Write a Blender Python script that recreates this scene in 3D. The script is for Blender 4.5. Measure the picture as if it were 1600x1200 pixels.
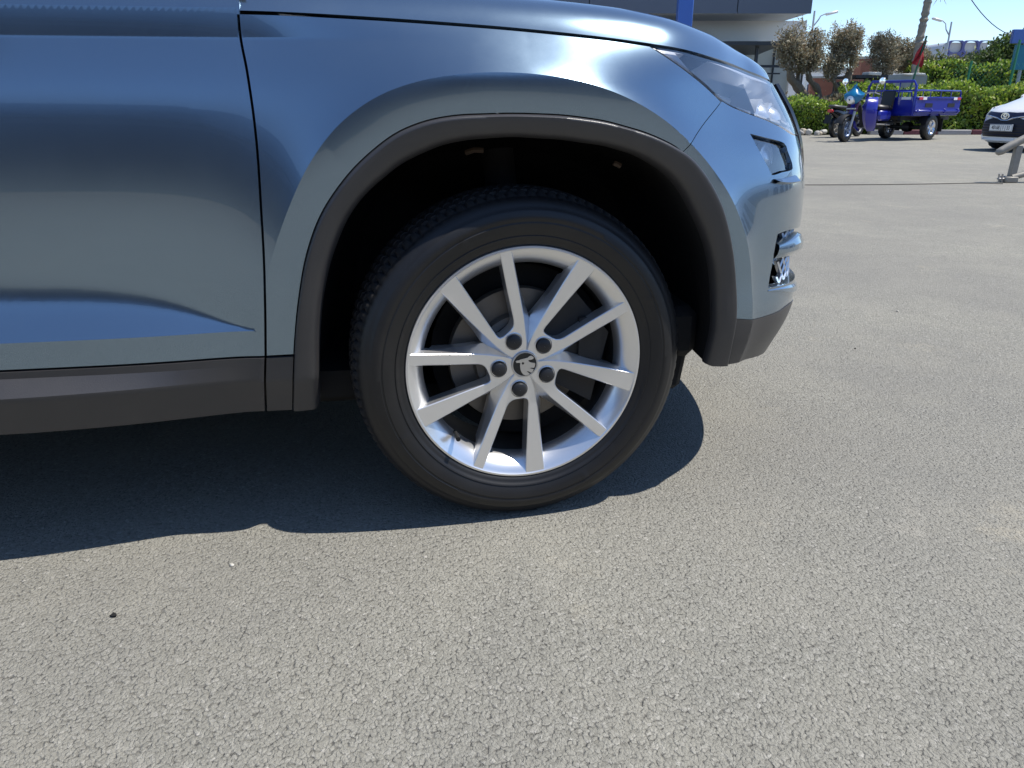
import bpy, math, random
import numpy as np
from mathutils import Vector, Matrix
from mathutils.geometry import delaunay_2d_cdt
random.seed(4); rng = np.random.default_rng(7)
SC = bpy.context.scene
COL = SC.collection
R = math.radians
for o in list(bpy.data.objects): bpy.data.objects.remove(o)

# ---------------------------------------------------------------- camera, sky, sun, exposure
cd = bpy.data.cameras.new('camera'); cam = bpy.data.objects.new('camera', cd); COL.objects.link(cam)
cam.location = (-.242, -1.5, .867); cam.rotation_euler = (R(70), 0, R(-8))
cd.sensor_width = 36; cd.lens = 36 * 1202 / 1600; cd.clip_start = .02; cd.clip_end = 3000
cd.dof.use_dof = False
SC.camera = cam
SUN = Vector((.50, -.100, 1.0)).normalized()
w = bpy.data.worlds.new('World'); SC.world = w; w.use_nodes = True
nt = w.node_tree; nt.nodes.clear()
wo = nt.nodes.new('ShaderNodeOutputWorld'); bg = nt.nodes.new('ShaderNodeBackground'); sk = nt.nodes.new('ShaderNodeTexSky')
sk.sky_type = 'NISHITA'; sk.sun_disc = False
sk.sun_elevation = math.asin(SUN.z); sk.sun_rotation = math.atan2(SUN.x, SUN.y)
sk.altitude = 2500; sk.air_density = 1.0; sk.dust_density = 0.0; sk.ozone_density = 2.8
bg.inputs['Strength'].default_value = .150
nt.links.new(sk.outputs[0], bg.inputs[0]); nt.links.new(bg.outputs[0], wo.inputs[0])
sl = bpy.data.lights.new('sun', 'SUN'); sl.energy = 4.45; sl.angle = R(.53); sl.color = (1, .955, .88)
so = bpy.data.objects.new('sun', sl); COL.objects.link(so); so.rotation_euler = SUN.to_track_quat('Z', 'Y').to_euler(); so.location = (5, -1, 12)
SC.view_settings.view_transform = 'Standard'; SC.view_settings.look = 'None'
SC.view_settings.exposure = 0.42; SC.view_settings.gamma = 1; SC.view_settings.use_curve_mapping = False

# ---------------------------------------------------------------- helpers
class N:
    def __init__(s, name):
        s.m = bpy.data.materials.new(name); s.m.use_nodes = True; s.t = s.m.node_tree
        s.b = s.t.nodes['Principled BSDF']; s.o = s.t.nodes['Material Output']
    def n(s, typ, **kw):
        nd = s.t.nodes.new('ShaderNode' + typ)
        for k, v in kw.items():
            if hasattr(nd, k) and k not in nd.inputs: setattr(nd, k, v)
            else: nd.inputs[k].default_value = v
        return nd
    def l(s, a, b): s.t.links.new(a, b)
    def tc(s):
        if not hasattr(s, '_tc'): s._tc = s.n('TexCoord')
        return s._tc.outputs['Object']
    def noise(s, scale, detail=4, rough=.55, vec=None):
        k = s.n('TexNoise'); k.inputs['Scale'].default_value = scale; k.inputs['Detail'].default_value = detail; k.inputs['Roughness'].default_value = rough
        s.l(vec or s.tc(), k.inputs['Vector']); return k.outputs[0]
    def ramp(s, fac, stops):
        k = s.n('ValToRGB'); e = k.color_ramp.elements
        while len(e) < len(stops): e.new(.5)
        for i, (p, c) in enumerate(stops):
            e[i].position = p; e[i].color = tuple(c) + ((1,) if len(c) == 3 else ()) if not isinstance(c, (int, float)) else (c, c, c, 1)
        s.l(fac, k.inputs[0]); return k.outputs[0]
    def mix(s, fac, a, b, mode='MIX'):
        k = s.n('Mix'); k.data_type = 'RGBA'; k.blend_type = mode
        for i, v in ((0, fac), (6, a), (7, b)):
            if isinstance(v, bpy.types.NodeSocket): s.l(v, k.inputs[i])
            else: k.inputs[i].default_value = v if i == 0 else tuple(v) + (1,)
        return k.outputs[2]
    def math(s, op, a, b=0.0, c=0.0):
        k = s.n('Math'); k.operation = op
        for i, v in enumerate((a, b, c)):
            if isinstance(v, bpy.types.NodeSocket): s.l(v, k.inputs[i])
            else: k.inputs[i].default_value = v
        return k.outputs[0]
    def bump(s, h, strength=.3, dist=.01, normal=None):
        k = s.n('Bump'); k.inputs['Strength'].default_value = strength; k.inputs['Distance'].default_value = dist
        s.l(h, k.inputs['Height'])
        if normal is not None: s.l(normal, k.inputs['Normal'])
        s.l(k.outputs[0], s.b.inputs['Normal']); return k.outputs[0]
    def set(s, **kw):
        for k, v in kw.items():
            i = s.b.inputs[k.replace('_', ' ')]
            if isinstance(v, bpy.types.NodeSocket): s.l(v, i)
            else: i.default_value = tuple(v) + (1,) if isinstance(v, tuple) and len(v) == 3 else v
        return s

def simple(name, col, rough=.5, metal=0.0, var=.12, scale=9, bump=0, coat=0, bscale=60):
    k = N(name); nz = k.noise(scale)
    a = tuple(c * (1 - var) for c in col); b = tuple(min(1, c * (1 + var)) for c in col)
    k.set(Base_Color=k.mix(nz, a, b), Roughness=rough, Metallic=metal)
    if coat: k.set(Coat_Weight=coat, Coat_Roughness=.03)
    if bump: k.bump(k.noise(bscale), bump, .004)
    return k.m

M = {}
def paint(name, col, metal=.9, rough=.2):
    k = N(name)
    v = k.n('TexVoronoi'); v.inputs['Scale'].default_value = 2600; k.l(k.tc(), v.inputs['Vector'])
    fl = k.math('MULTIPLY', v.outputs['Color'], 1.0)
    c = k.mix(fl, tuple(x * .93 for x in col), tuple(x * 1.07 for x in col))
    dust = k.ramp(k.noise(3.5, 8, .65), [(.45, 0.0), (.85, 1.0)])
    c = k.mix(k.math('MULTIPLY', dust, .05), c, (.42, .38, .32))
    k.set(Base_Color=c, Metallic=metal, Roughness=k.math('ADD', k.math('MULTIPLY', dust, .05), rough), Coat_Weight=1.0, Coat_Roughness=.012, Coat_IOR=1.5)
    return k.m
M['paint'] = paint('grey_blue_metallic_paint', (.215, .298, .380), .93, .23)
k = N('black_textured_plastic'); nz = k.noise(430, 4, .7)
du = k.ramp(k.noise(7, 7, .62), [(.42, 0.0), (.9, 1.0)])
k.set(Base_Color=k.mix(k.math('MULTIPLY', du, .22), (.040, .039, .041), (.10, .09, .08)), Roughness=.36, Specular_IOR_Level=.62); k.bump(nz, .34, .0012); M['trim'] = k.m
M['black'] = simple('matt_black', (.006, .006, .006), .85)
M['liner'] = simple('wheel_arch_liner_black', (.008, .008, .008), .9, bump=.3)
M['gloss_black'] = simple('gloss_black_plastic', (.012, .012, .013), .12)
k = N('tyre_rubber'); nz = k.noise(14, 6, .6)
ds = k.ramp(k.noise(9, 7, .65), [(.52, 0.0), (.88, .4)])
k.set(Base_Color=k.mix(ds, k.mix(nz, (.0068, .0068, .0076), (.014, .0135, .0135)), (.036, .033, .031)), Roughness=k.ramp(k.noise(6, 5), [(.3, .38), (.75, .52)]), Specular_IOR_Level=.5); k.bump(k.noise(420, 3), .10, .001); M['rubber'] = k.m
k = N('tyre_tread_rubber'); k.set(Base_Color=k.mix(k.noise(40, 5), (.010, .010, .011), (.028, .025, .023)), Roughness=.75); k.bump(k.noise(300, 3), .25, .001); M['tread'] = k.m
k = N('silver_alloy'); k.set(Base_Color=k.mix(k.noise(5, 2), (.80, .80, .805), (.84, .84, .84)), Metallic=.85, Roughness=.29, Coat_Weight=.5, Coat_Roughness=.08); M['alloy'] = k.m
M['barrel'] = simple('wheel_barrel_shaded_alloy', (.045, .044, .043), .6, .3)  # rim alloy darkened behind the spokes, shade put into the colour
M['chrome'] = simple('chrome', (.75, .76, .78), .12, 1.0, .03)
M['steel'] = simple('grey_steel', (.40, .39, .38), .45, .85, .15, 30)
k = N('brake_disc_iron'); sx = k.n('SeparateXYZ'); k.l(k.tc(), sx.inputs[0])
k.set(Base_Color=k.mix(k.noise(22, 4), (.15, .135, .115), (.23, .205, .175)), Metallic=.55, Roughness=.5); k.bump(k.noise(90, 2), .08, .001); M['disc'] = k.m
k = N('clear_lens'); fr = k.n('LayerWeight'); fr.inputs['Blend'].default_value = .32
tr = k.n('BsdfTransparent'); gl = k.n('BsdfGlossy'); gl.inputs['Roughness'].default_value = .02; gl.inputs['Color'].default_value = (1, 1, 1, 1); tr.inputs['Color'].default_value = (.93, .95, .97, 1)
mx = k.n('MixShader'); k.l(k.math('ADD', k.math('MULTIPLY', fr.outputs['Fresnel'], .95), .17), mx.inputs[0]); k.l(tr.outputs[0], mx.inputs[1]); k.l(gl.outputs[0], mx.inputs[2]); k.l(mx.outputs[0], k.o.inputs['Surface']); M['lens'] = k.m
k = N('tinted_window_glass'); fr = k.n('LayerWeight'); fr.inputs['Blend'].default_value = .35
tr = k.n('BsdfTransparent'); tr.inputs['Color'].default_value = (.10, .12, .12, 1); gl = k.n('BsdfGlossy'); gl.inputs['Roughness'].default_value = .01
mx = k.n('MixShader'); k.l(k.math('ADD', fr.outputs['Fresnel'], .03), mx.inputs[0]); k.l(tr.outputs[0], mx.inputs[1]); k.l(gl.outputs[0], mx.inputs[2]); k.l(mx.outputs[0], k.o.inputs['Surface']); M['glass'] = k.m
M['reflector'] = simple('headlight_reflector', (.80, .81, .83), .28, .6, .04); M['bezel'] = simple('headlight_bezel_grey', (.62, .63, .66), .35, .35, .05)
M['amber'] = simple('amber_lens', (.8, .25, .02), .2)
M['red_lens'] = simple('red_lens', (.45, .012, .012), .2, coat=.5)

def set_props(o, label=None, cat=None, group=None, kind=None):
    if label: o['label'] = label
    if cat: o['category'] = cat
    if group: o['group'] = group
    if kind: o['kind'] = kind
    return o

def thing(name, label, cat, loc=(0, 0, 0), rotz=0, group=None):
    o = bpy.data.objects.new(name, None); o.empty_display_size = .2; COL.objects.link(o)
    o.location = loc; o.rotation_euler = (0, 0, rotz)
    return set_props(o, label, cat, group)

def link(name, me, parent=None, world=False):
    o = bpy.data.objects.new(name, me); COL.objects.link(o)
    if parent is not None:
        o.parent = parent
        if world:                                   # vertices given in world space
            p = parent
            L = Vector((0, 0, 0))
            while p is not None: L = L + p.location; p = p.parent
            o.location = -L
    return o

def copy_tree(o, parent=None):
    c = o.copy(); COL.objects.link(c)
    if parent is not None: c.parent = parent
    for ch in list(o.children): copy_tree(ch, c)
    return c

class MB:
    def __init__(s): s.v = []; s.f = []; s.mi = []
    def add(s, v, f, mi=0):
        b = len(s.v); s.v += [tuple(map(float, p)) for p in v]; s.f += [tuple(b + i for i in q) for q in f]; s.mi += [mi] * len(f); return s
    def box(s, c, d, rot=None, bev=0, mi=0):
        x, y, z = d[0] / 2, d[1] / 2, d[2] / 2; bv = min(bev, .49 * min(d))
        if bv > 0:
            P = []
            for sx in (-1, 1):
                for sy in (-1, 1):
                    for sz in (-1, 1):
                        P += [(sx * x, sy * (y - bv), sz * (z - bv)), (sx * (x - bv), sy * y, sz * (z - bv)), (sx * (x - bv), sy * (y - bv), sz * z)]
            I = lambda a, b_, c_, k: ((a * 4 + b_ * 2 + c_) * 3 + k)
            F = []
            for a in (0, 1):
                F.append([I(a, 0, 0, 0), I(a, 1, 0, 0), I(a, 1, 1, 0), I(a, 0, 1, 0)]); F.append([I(0, a, 0, 1), I(1, a, 0, 1), I(1, a, 1, 1), I(0, a, 1, 1)]); F.append([I(0, 0, a, 2), I(1, 0, a, 2), I(1, 1, a, 2), I(0, 1, a, 2)])
                for b_ in (0, 1):
                    F.append([I(a, b_, 0, 0), I(a, b_, 1, 0), I(a, b_, 1, 1), I(a, b_, 0, 1)]); F.append([I(a, 0, b_, 0), I(a, 1, b_, 0), I(a, 1, b_, 2), I(a, 0, b_, 2)]); F.append([I(0, a, b_, 1), I(1, a, b_, 1), I(1, a, b_, 2), I(0, a, b_, 2)])
                    for c_ in (0, 1): F.append([I(a, b_, c_, 0), I(a, b_, c_, 1), I(a, b_, c_, 2)])
            G = []
            for q in F:
                p = [Vector(P[i]) for i in q]; nrm = (p[1] - p[0]).cross(p[2] - p[0]); cen = sum(p, Vector()) / len(p)
                G.append(tuple(q) if nrm.dot(cen) > 0 else tuple(reversed(q)))
        else:
            P = [(a * x, b_ * y, c_ * z) for a in (-1, 1) for b_ in (-1, 1) for c_ in (-1, 1)]
            G = [(0, 1, 3, 2), (4, 6, 7, 5), (0, 4, 5, 1), (2, 3, 7, 6), (0, 2, 6, 4), (1, 5, 7, 3)]
        mt = Matrix.Identity(3) if rot is None else (rot if isinstance(rot, Matrix) else Matrix.Rotation(rot, 3, 'Z'))
        cc = Vector(c)
        return s.add([mt @ Vector(p) + cc for p in P], G, mi)
    def tube(s, pts, rad, n=8, caps=True, mi=0):
        pts = [Vector(p) for p in pts]; m = len(pts)
        rad = [rad] * m if isinstance(rad, (int, float)) else rad
        V = []; up = None
        for i, p in enumerate(pts):
            t = (pts[min(i + 1, m - 1)] - pts[max(i - 1, 0)]).normalized()
            if up is None: up = Vector((0, 0, 1)) if abs(t.z) < .9 else Vector((1, 0, 0))
            a = t.cross(up).normalized(); up = a.cross(t).normalized()
            for j in range(n):
                th = 2 * math.pi * j / n; V.append(p + (a * math.cos(th) + up * math.sin(th)) * rad[i])
        F = [(i * n + j, i * n + (j + 1) % n, (i + 1) * n + (j + 1) % n, (i + 1) * n + j) for i in range(m - 1) for j in range(n)]
        if caps: F += [tuple(reversed(range(n))), tuple(range((m - 1) * n, m * n))]
        return s.add(V, F, mi)
    def lathe(s, prof, n=48, axis='y', c=(0, 0, 0), close=False, mi=0):       # prof: (radius, along axis)
        V = []
        for r, h in prof:
            for j in range(n):
                t = 2 * math.pi * j / n; a, b = r * math.cos(t), r * math.sin(t)
                V.append((c[0] + a, c[1] + h, c[2] + b) if axis == 'y' else ((c[0] + a, c[1] + b, c[2] + h) if axis == 'z' else (c[0] + h, c[1] + a, c[2] + b)))
        m = len(prof); F = []
        for i in range(m - 1 + (1 if close else 0)):
            for j in range(n):
                i2 = (i + 1) % m
                F.append((i * n + j, i * n + (j + 1) % n, i2 * n + (j + 1) % n, i2 * n + j))
        return s.add(V, F, mi)
    def prism(s, poly, axis, h0, h1, mi=0):         # 2-D polygon pushed along an axis
        n = len(poly)
        g = {'x': lambda a, b, h: (h, a, b), 'y': lambda a, b, h: (a, h, b), 'z': lambda a, b, h: (a, b, h)}[axis]
        V = [g(a, b, h0) for a, b in poly] + [g(a, b, h1) for a, b in poly]
        F = [tuple(range(n)), tuple(reversed(range(n, 2 * n)))] + [(i, i + n, (i + 1) % n + n, (i + 1) % n) for i in range(n)]
        return s.add(V, F, mi)
    def grid(s, P, mi=0):                            # P[i][j] points
        m, n = len(P), len(P[0])
        return s.add([p for row in P for p in row], [(i * n + j, i * n + j + 1, (i + 1) * n + j + 1, (i + 1) * n + j) for i in range(m - 1) for j in range(n - 1)], mi)
    def mesh(s, name, mats, smooth=True, ang=38, fix=False):
        me = bpy.data.meshes.new(name); me.from_pydata(s.v, [], s.f)
        for m_ in (mats if isinstance(mats, (list, tuple)) else [mats]): me.materials.append(m_)
        if len(me.materials) > 1: me.polygons.foreach_set('material_index', s.mi)
        if fix:
            import bmesh
            b = bmesh.new(); b.from_mesh(me); bmesh.ops.recalc_face_normals(b, faces=b.faces); b.to_mesh(me); b.free()
        if smooth:
            me.shade_smooth(); me.set_sharp_from_angle(angle=R(ang))
        me.update(); return me
    def build(s, name, mats, parent=None, smooth=True, ang=38, world=False, fix=True, **kw):
        o = link(name, s.mesh(name, mats, smooth, ang, fix), parent, world)
        return set_props(o, **kw)

def raw_mesh(name, V, F, mats, mi=None, smooth=False):
    V = np.asarray(V, np.float32); F = np.asarray(F, np.int32); k_ = F.shape[1]
    me = bpy.data.meshes.new(name); me.vertices.add(len(V)); me.vertices.foreach_set('co', V.ravel())
    me.loops.add(F.size); me.loops.foreach_set('vertex_index', F.ravel()); me.polygons.add(len(F))
    me.polygons.foreach_set('loop_start', np.arange(len(F), dtype=np.int32) * k_); me.polygons.foreach_set('loop_total', np.full(len(F), k_, np.int32))
    for m_ in (mats if isinstance(mats, (list, tuple)) else [mats]): me.materials.append(m_)
    if mi is not None: me.polygons.foreach_set('material_index', np.asarray(mi, np.int32))
    me.update(calc_edges=True)
    if smooth: me.shade_smooth()
    return me

def catmull(P, step):
    P = np.asarray(P, float)
    if len(P) == 2:
        n = max(1, int(np.linalg.norm(P[1] - P[0]) / step)); t = np.linspace(0, 1, n + 1)[:, None]; return P[0] * (1 - t) + P[1] * t
    Q = np.vstack([2 * P[0] - P[1], P, 2 * P[-1] - P[-2]]); out = []
    for i in range(1, len(Q) - 2):
        n = max(1, int(np.linalg.norm(Q[i + 1] - Q[i]) / step)); t = np.linspace(0, 1, n, endpoint=False)[:, None]
        a, b, c_, d_ = Q[i - 1], Q[i], Q[i + 1], Q[i + 2]
        out.append(.5 * ((2 * b) + (c_ - a) * t + (2 * a - 5 * b + 4 * c_ - d_) * t ** 2 + (3 * b - a - 3 * c_ + d_) * t ** 3))
    return np.vstack(out + [P[-1:]])

def inside(poly, pts):
    x, y = pts[:, 0], pts[:, 1]; r = np.zeros(len(pts), bool); n = len(poly); j = n - 1
    for i in range(n):
        xi, yi = poly[i]; xj, yj = poly[j]
        if yi != yj: r ^= ((yi > y) != (yj > y)) & (x < (xj - xi) * (y - yi) / (yj - yi) + xi)
        j = i
    return r
def inset(P, d):
    A = np.roll(P, 1, 0); B = np.roll(P, -1, 0)
    ar = .5 * np.sum(P[:, 0] * B[:, 1] - B[:, 0] * P[:, 1]); sg = 1 if ar > 0 else -1
    e1 = P - A; e2 = B - P
    n1 = np.stack([-e1[:, 1], e1[:, 0]], 1) * sg / (np.linalg.norm(e1, axis=1)[:, None] + 1e-9); n2 = np.stack([-e2[:, 1], e2[:, 0]], 1) * sg / (np.linalg.norm(e2, axis=1)[:, None] + 1e-9)
    m_ = n1 + n2; m_ /= (np.linalg.norm(m_, axis=1)[:, None] + 1e-9); cs = np.clip(np.sum(m_ * n1, 1), .45, 1)
    return P + m_ * (d / cs)[:, None]

def nrm_at(surf, u, z, h=2e-4):
    n = np.cross(surf(u + h, z) - surf(u - h, z), surf(u, z + h) - surf(u, z - h)); return n / (np.linalg.norm(n, axis=-1)[..., None] + 1e-12)

def panel(name, outline, mat, parent, surf, step=.010, gap=.0022, flange=.014, holes=(), creases=(), lift=0.0, world=True, dense=None):
    P = []
    for seg in outline:
        q = catmull(seg, step)
        P.append(q if not P or np.linalg.norm(q[0] - P[-1][-1]) > 1e-5 else q[1:])
    P = np.vstack(P)
    if np.linalg.norm(P[0] - P[-1]) < 1e-5: P = P[:-1]
    P = inset(P, gap)
    H = [inset(catmull(list(h) + [h[0]], step)[:-1], -gap) for h in holes]
    pts = [tuple(p) for p in P]; edges = [(i, (i + 1) % len(P)) for i in range(len(P))]
    for h in H:
        b = len(pts); pts += [tuple(p) for p in h]; edges += [(b + i, b + (i + 1) % len(h)) for i in range(len(h))]
    bound = np.array(pts)
    def ok(q, tol):
        r = inside(P, q)
        for h in H: r &= ~inside(h, q)
        for i0 in range(0, len(q), 4000):
            d2 = ((q[i0:i0 + 4000, None, :] - bound[None]) ** 2).sum(-1).min(1); r[i0:i0 + 4000] &= d2 > tol * tol
        return r
    cr_all = []
    for cr in creases:
        q = catmull(cr, step); g = ok(q, step * .45); b = len(pts); last = -2; k_ = 0
        for i in range(len(q)):
            if g[i]:
                pts.append(tuple(q[i])); cr_all.append(q[i])
                if last == i - 1: edges.append((len(pts) - 2, len(pts) - 1))
                last = i
    lo, hi = P.min(0), P.max(0)
    gx, gy = np.meshgrid(np.arange(lo[0], hi[0], step), np.arange(lo[1], hi[1], step), indexing='ij')
    gx = gx + (np.arange(gx.shape[1]) % 2)[None] * step * .5
    q = np.stack([gx.ravel(), gy.ravel()], 1); q = q[ok(q, step * .55)]
    if cr_all:
        ca = np.array(cr_all); kp = np.ones(len(q), bool)
        for i0 in range(0, len(q), 4000): kp[i0:i0 + 4000] = ((q[i0:i0 + 4000, None] - ca[None]) ** 2).sum(-1).min(1) > (step * .5) ** 2
        q = q[kp]
    pts += [tuple(p) for p in q]
    res = delaunay_2d_cdt([Vector(p) for p in pts], edges, [], 0, 1e-6)
    V2 = np.array([tuple(v) for v in res[0]]); T = np.array([f for f in res[2] if len(f) == 3])
    cen = V2[T].mean(1); kp = inside(P, cen)
    for h in H: kp &= ~inside(h, cen)
    T = T[kp]; cen = cen[kp]
    V3 = surf(V2[:, 0], V2[:, 1]); nv = nrm_at(surf, V2[:, 0], V2[:, 1]); V3 = V3 + nv * lift
    tri = V3[T]; fn = np.cross(tri[:, 1] - tri[:, 0], tri[:, 2] - tri[:, 0]); rn = nrm_at(surf, cen[:, 0], cen[:, 1])
    fl = (fn * rn).sum(1) < 0; T[fl] = T[fl][:, ::-1]
    # per-corner normals, taken just inside each triangle so that creases stay crisp
    uv = V2[T]; e = uv.mean(1)[:, None] - uv; e = e / (np.linalg.norm(e, axis=-1)[..., None] + 1e-9) * 1.2e-3; sp = uv + e
    nl = nrm_at(surf, sp[..., 0], sp[..., 1])
    # flange round every border
    from collections import Counter
    cnt = Counter()
    for t in T:
        for a, b in ((t[0], t[1]), (t[1], t[2]), (t[2], t[0])): cnt[(a, b)] += 1
    be = [(a, b) for (a, b) in cnt if (b, a) not in cnt]
    used = sorted({i for e_ in be for i in e_}); mp = {v: len(V3) + i for i, v in enumerate(used)}
    V4 = np.vstack([V3, V3[used] - nv[used] * flange]) if flange else V3
    F = [tuple(t) for t in T] + ([(b, a, mp[a], mp[b]) for a, b in be] if flange else [])
    me = bpy.data.meshes.new(name); me.from_pydata(V4.tolist(), [], F)
    (me.materials.append(mat))
    me.polygons.foreach_set('use_smooth', [True] * len(me.polygons)); me.update()
    bs = {(min(a, b), max(a, b)) for a, b in be}
    for e_ in me.edges:
        v_ = e_.vertices
        if v_[0] >= len(V3) or v_[1] >= len(V3) or (min(v_), max(v_)) in bs: e_.use_edge_sharp = True
    ln = np.zeros((len(me.loops), 3)); ln[:len(T) * 3] = nl.reshape(-1, 3)
    for p in me.polygons[len(T):]:
        for li in p.loop_indices: ln[li] = p.normal
    me.normals_split_custom_set([tuple(x) for x in ln])
    return link(name, me, parent, world)

# ---------------------------------------------------------------- the car's outer skin as one smooth surface S(u, z)
def sst(a, b, x):
    t = np.clip((np.asarray(x, float) - a) / (b - a), 0, 1)
    return t * t * (3 - 2 * t)

# plan curve: straight along the side, then round the corner to the nose (heading angle against arc length)
_pu = np.linspace(-5.0, 1.9, 6901)
_ph = np.radians(np.interp(_pu, [-5, .05, .20, .33, .45, .55, .66, .78, .92, 1.12, 1.40, 1.9], [0, 0, 5.5, 11.5, 19, 30, 46, 61.5, 72, 80, 90, 90]))
_k = np.ones(41) / 41
_ph = np.convolve(np.pad(_ph, 20, mode='edge'), _k, mode='valid')
_px = np.concatenate([[0], np.cumsum(np.cos(_ph[:-1]) * .001)]); _px += -5.0
_py = np.concatenate([[0], np.cumsum(np.sin(_ph[:-1]) * .001)])
def plan(u):
    return np.interp(u, _pu, _px), np.interp(u, _pu, _py), np.interp(u, _pu, _ph)

def integ(zs, al, z0):
    z = np.linspace(.15, 1.75, 3201)
    a = np.tan(np.radians(np.interp(z, zs, al)))
    c = -np.concatenate([[0], np.cumsum((a[1:] + a[:-1]) * .5 * (z[1] - z[0]))])
    return z, c - np.interp(z0, z, c)
_dz, _do = integ([.15, .60, .68, .75, .80, .85, .88, .905, .93, .9715, .9785, 1.0, 1.0245, 1.0255, 1.05, 1.08, 1.12],
                 [-1, -1, 0.3, 2.2, 3.8, 6.0, 9.0, 13, 16.5, 19.5, 1, 2.5, 4.5, 24, 36, 48, 55], .60)
_ez, _eo = integ([.15, .86, .90, .93, .96, .99, 1.02, 1.1], [0, 0, 3, 14, 24, 33, 44, 60], .86)
_nz = [.15, .28, .36, .41, .45, .50, .60, .70, .78, .85, .92, .97, 1.0, 1.1]
_no = [-.086, -.031, .006, .020, .020, .012, .016, .014, -.008, -.044, -.091, -.131, -.158, -.266]
_nzz = np.linspace(.15, 1.1, 951); _noo = np.convolve(np.pad(np.interp(_nzz, _nz, _no), 25, mode='reflect', reflect_type='odd'), np.ones(51) / 51, mode='valid')

# wheel-arch curves, radius about the wheel centre against angle (degrees, 0 = forwards, 90 = up)
WZ = .352
FL = np.array([(-.535, .28), (-.527, .40), (-.511, .511), (-.454, .668), (-.385, .793), (-.311, .864), (-.218, .902), (-.102, .918), (.016, .916), (.138, .893),
               (.24, .847), (.321, .788), (.393, .714), (.45, .625), (.485, .53), (.498, .448), (.5, .35), (.5, .25)])
def polar(P):
    a = np.degrees(np.arctan2(P[:, 1] - WZ, P[:, 0])); a = np.where(a < -90, a + 360, a)
    r = np.hypot(P[:, 0], P[:, 1] - WZ); o = np.argsort(a)
    aa = np.linspace(-40, 220, 1041); rr = np.interp(aa, a[o], r[o])
    return aa, np.convolve(np.pad(rr, 30, mode='edge'), np.ones(61) / 61, mode='valid')
_fa, _fr = polar(FL)
def archpol(u, z):
    a = np.degrees(np.arctan2(z - WZ, u)); a = np.where(a < -90, a + 360, a)
    return a, np.hypot(u, z - WZ)

_bu = np.linspace(-5, 2, 3501)
_bt = np.convolve(np.pad(np.interp(_bu, [-5, -1.6, -.98, -.80, -.70, -.65, -.595, -.545, -.50, 2], [.542, .542, .538, .530, .514, .498, .476, .4565, .4565, .4565]), 25, mode='edge'), np.ones(51) / 51, mode='valid')
def btop(u): return np.interp(u, _bu, _bt)

def off(u, z):
    u = np.asarray(u, float); z = np.asarray(z, float)
    d = np.interp(z, _dz, _do); e = np.interp(z, _ez, _eo); n = np.interp(z, _nzz, _noo)
    wd = 1 - sst(-.50, -.06, u); wn = sst(.26, .62, u)
    o = wd * d + (1 - wd) * e
    o = o * (1 - wn) + n * wn
    # flank bulge above the sill
    top = btop(u)
    amp = np.clip((top - .4565) / .081, 0, 1)
    sq = np.maximum(z - .455, 0) / np.maximum(top - .455, 2e-3)
    o = o + .038 * amp * .19 * np.log1p(np.exp(np.minimum((.90 - sq) / .19, 40))) / .90
    # sill cladding ledge
    am2 = 1 - sst(-1.05, -.545, u) ** 1.2
    o = o + .036 * am2 * (1 - np.clip((z - .358) / .027, 0, 1)) - .34 * np.clip((.350 - z), 0, 1) * (1 - sst(-.25, .15, u))
    # flare round the wheel arch
    a, r = archpol(u, z)
    rf = np.interp(a, _fa, _fr)
    A = np.interp(a, [-40, 0, 40, 90, 130, 165, 185, 220], [.012, .020, .031, .034, .031, .020, .012, .008])
    w = np.interp(a, [-40, 0, 90, 140, 180], [.05, .05, .052, .088, .075])
    dd = r - rf
    o = o + A * np.where(dd > 0, np.exp(-np.maximum(dd, 0) / w), 1 + 1.1 * np.minimum(dd, 0) - 16 * np.minimum(dd, 0) ** 2)
    return o

def S(u, z):
    x, y, ph = plan(u); o = off(u, z)
    return np.stack([x + np.sin(ph) * o, y - np.cos(ph) * o, np.asarray(z, float) + 0 * x], -1)
# ---------------------------------------------------------------- end of skin

UC = 1.462            # arc length at the middle of the nose
YC = float(plan(UC)[1])   # lateral position of the car's centre plane
CARLOC = (-1.45, YC, 0)
suv = thing('parked_car', 'grey blue metallic SUV filling the frame, parked with its front wheel turned', 'car', CARLOC)
def mirror(o):
    """the same part on the other side of the car"""
    c = o.copy(); COL.objects.link(c); c.parent = suv
    c.scale = (1, -1, 1); c.location = (-CARLOC[0], -CARLOC[1] + 2 * YC, 0)
    for ch in o.children:
        d = ch.copy(); COL.objects.link(d); d.parent = c
    return c

# ---- curves on the skin (u along the body, z up), read off the real panel gaps
GAP_DOOR = [(-0.5117, 1.0368), (-0.5093, 1.0189), (-0.5095, 0.9757), (-0.5016, 0.9207), (-0.4960, 0.8483), (-0.4950, 0.7721), (-0.4980, 0.6823), (-0.5016, 0.6006), (-0.5084, 0.5152), (-0.5197, 0.4065), (-0.5371, 0.2762)]
GAP_HOOD = [(-0.5095, 1.0169), (-0.4356, 1.0158), (-0.3697, 1.0137), (-0.2578, 1.0089), (-0.1436, 1.0026), (-0.0273, 0.9950), (0.0919, 0.9852), (0.1663, 0.9785), (0.2371, 0.9706)]
HEAD_TOP = [(0.2371, 0.9706), (0.2998, 0.9641), (0.3920, 0.9510), (0.5544, 0.9356), (0.6717, 0.9223), (0.7484, 0.9143)]
HEAD_LOW = [(0.2371, 0.9706), (0.2809, 0.9452), (0.3248, 0.9209), (0.3682, 0.8971), (0.4118, 0.8712), (0.4462, 0.8591), (0.5024, 0.8464), (0.5651, 0.8345), (0.6345, 0.8178), (0.7139, 0.7998)]
SEAM = [(0.4118, 0.8712), (0.3541, 0.8286), (0.2959, 0.7768)]
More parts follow.
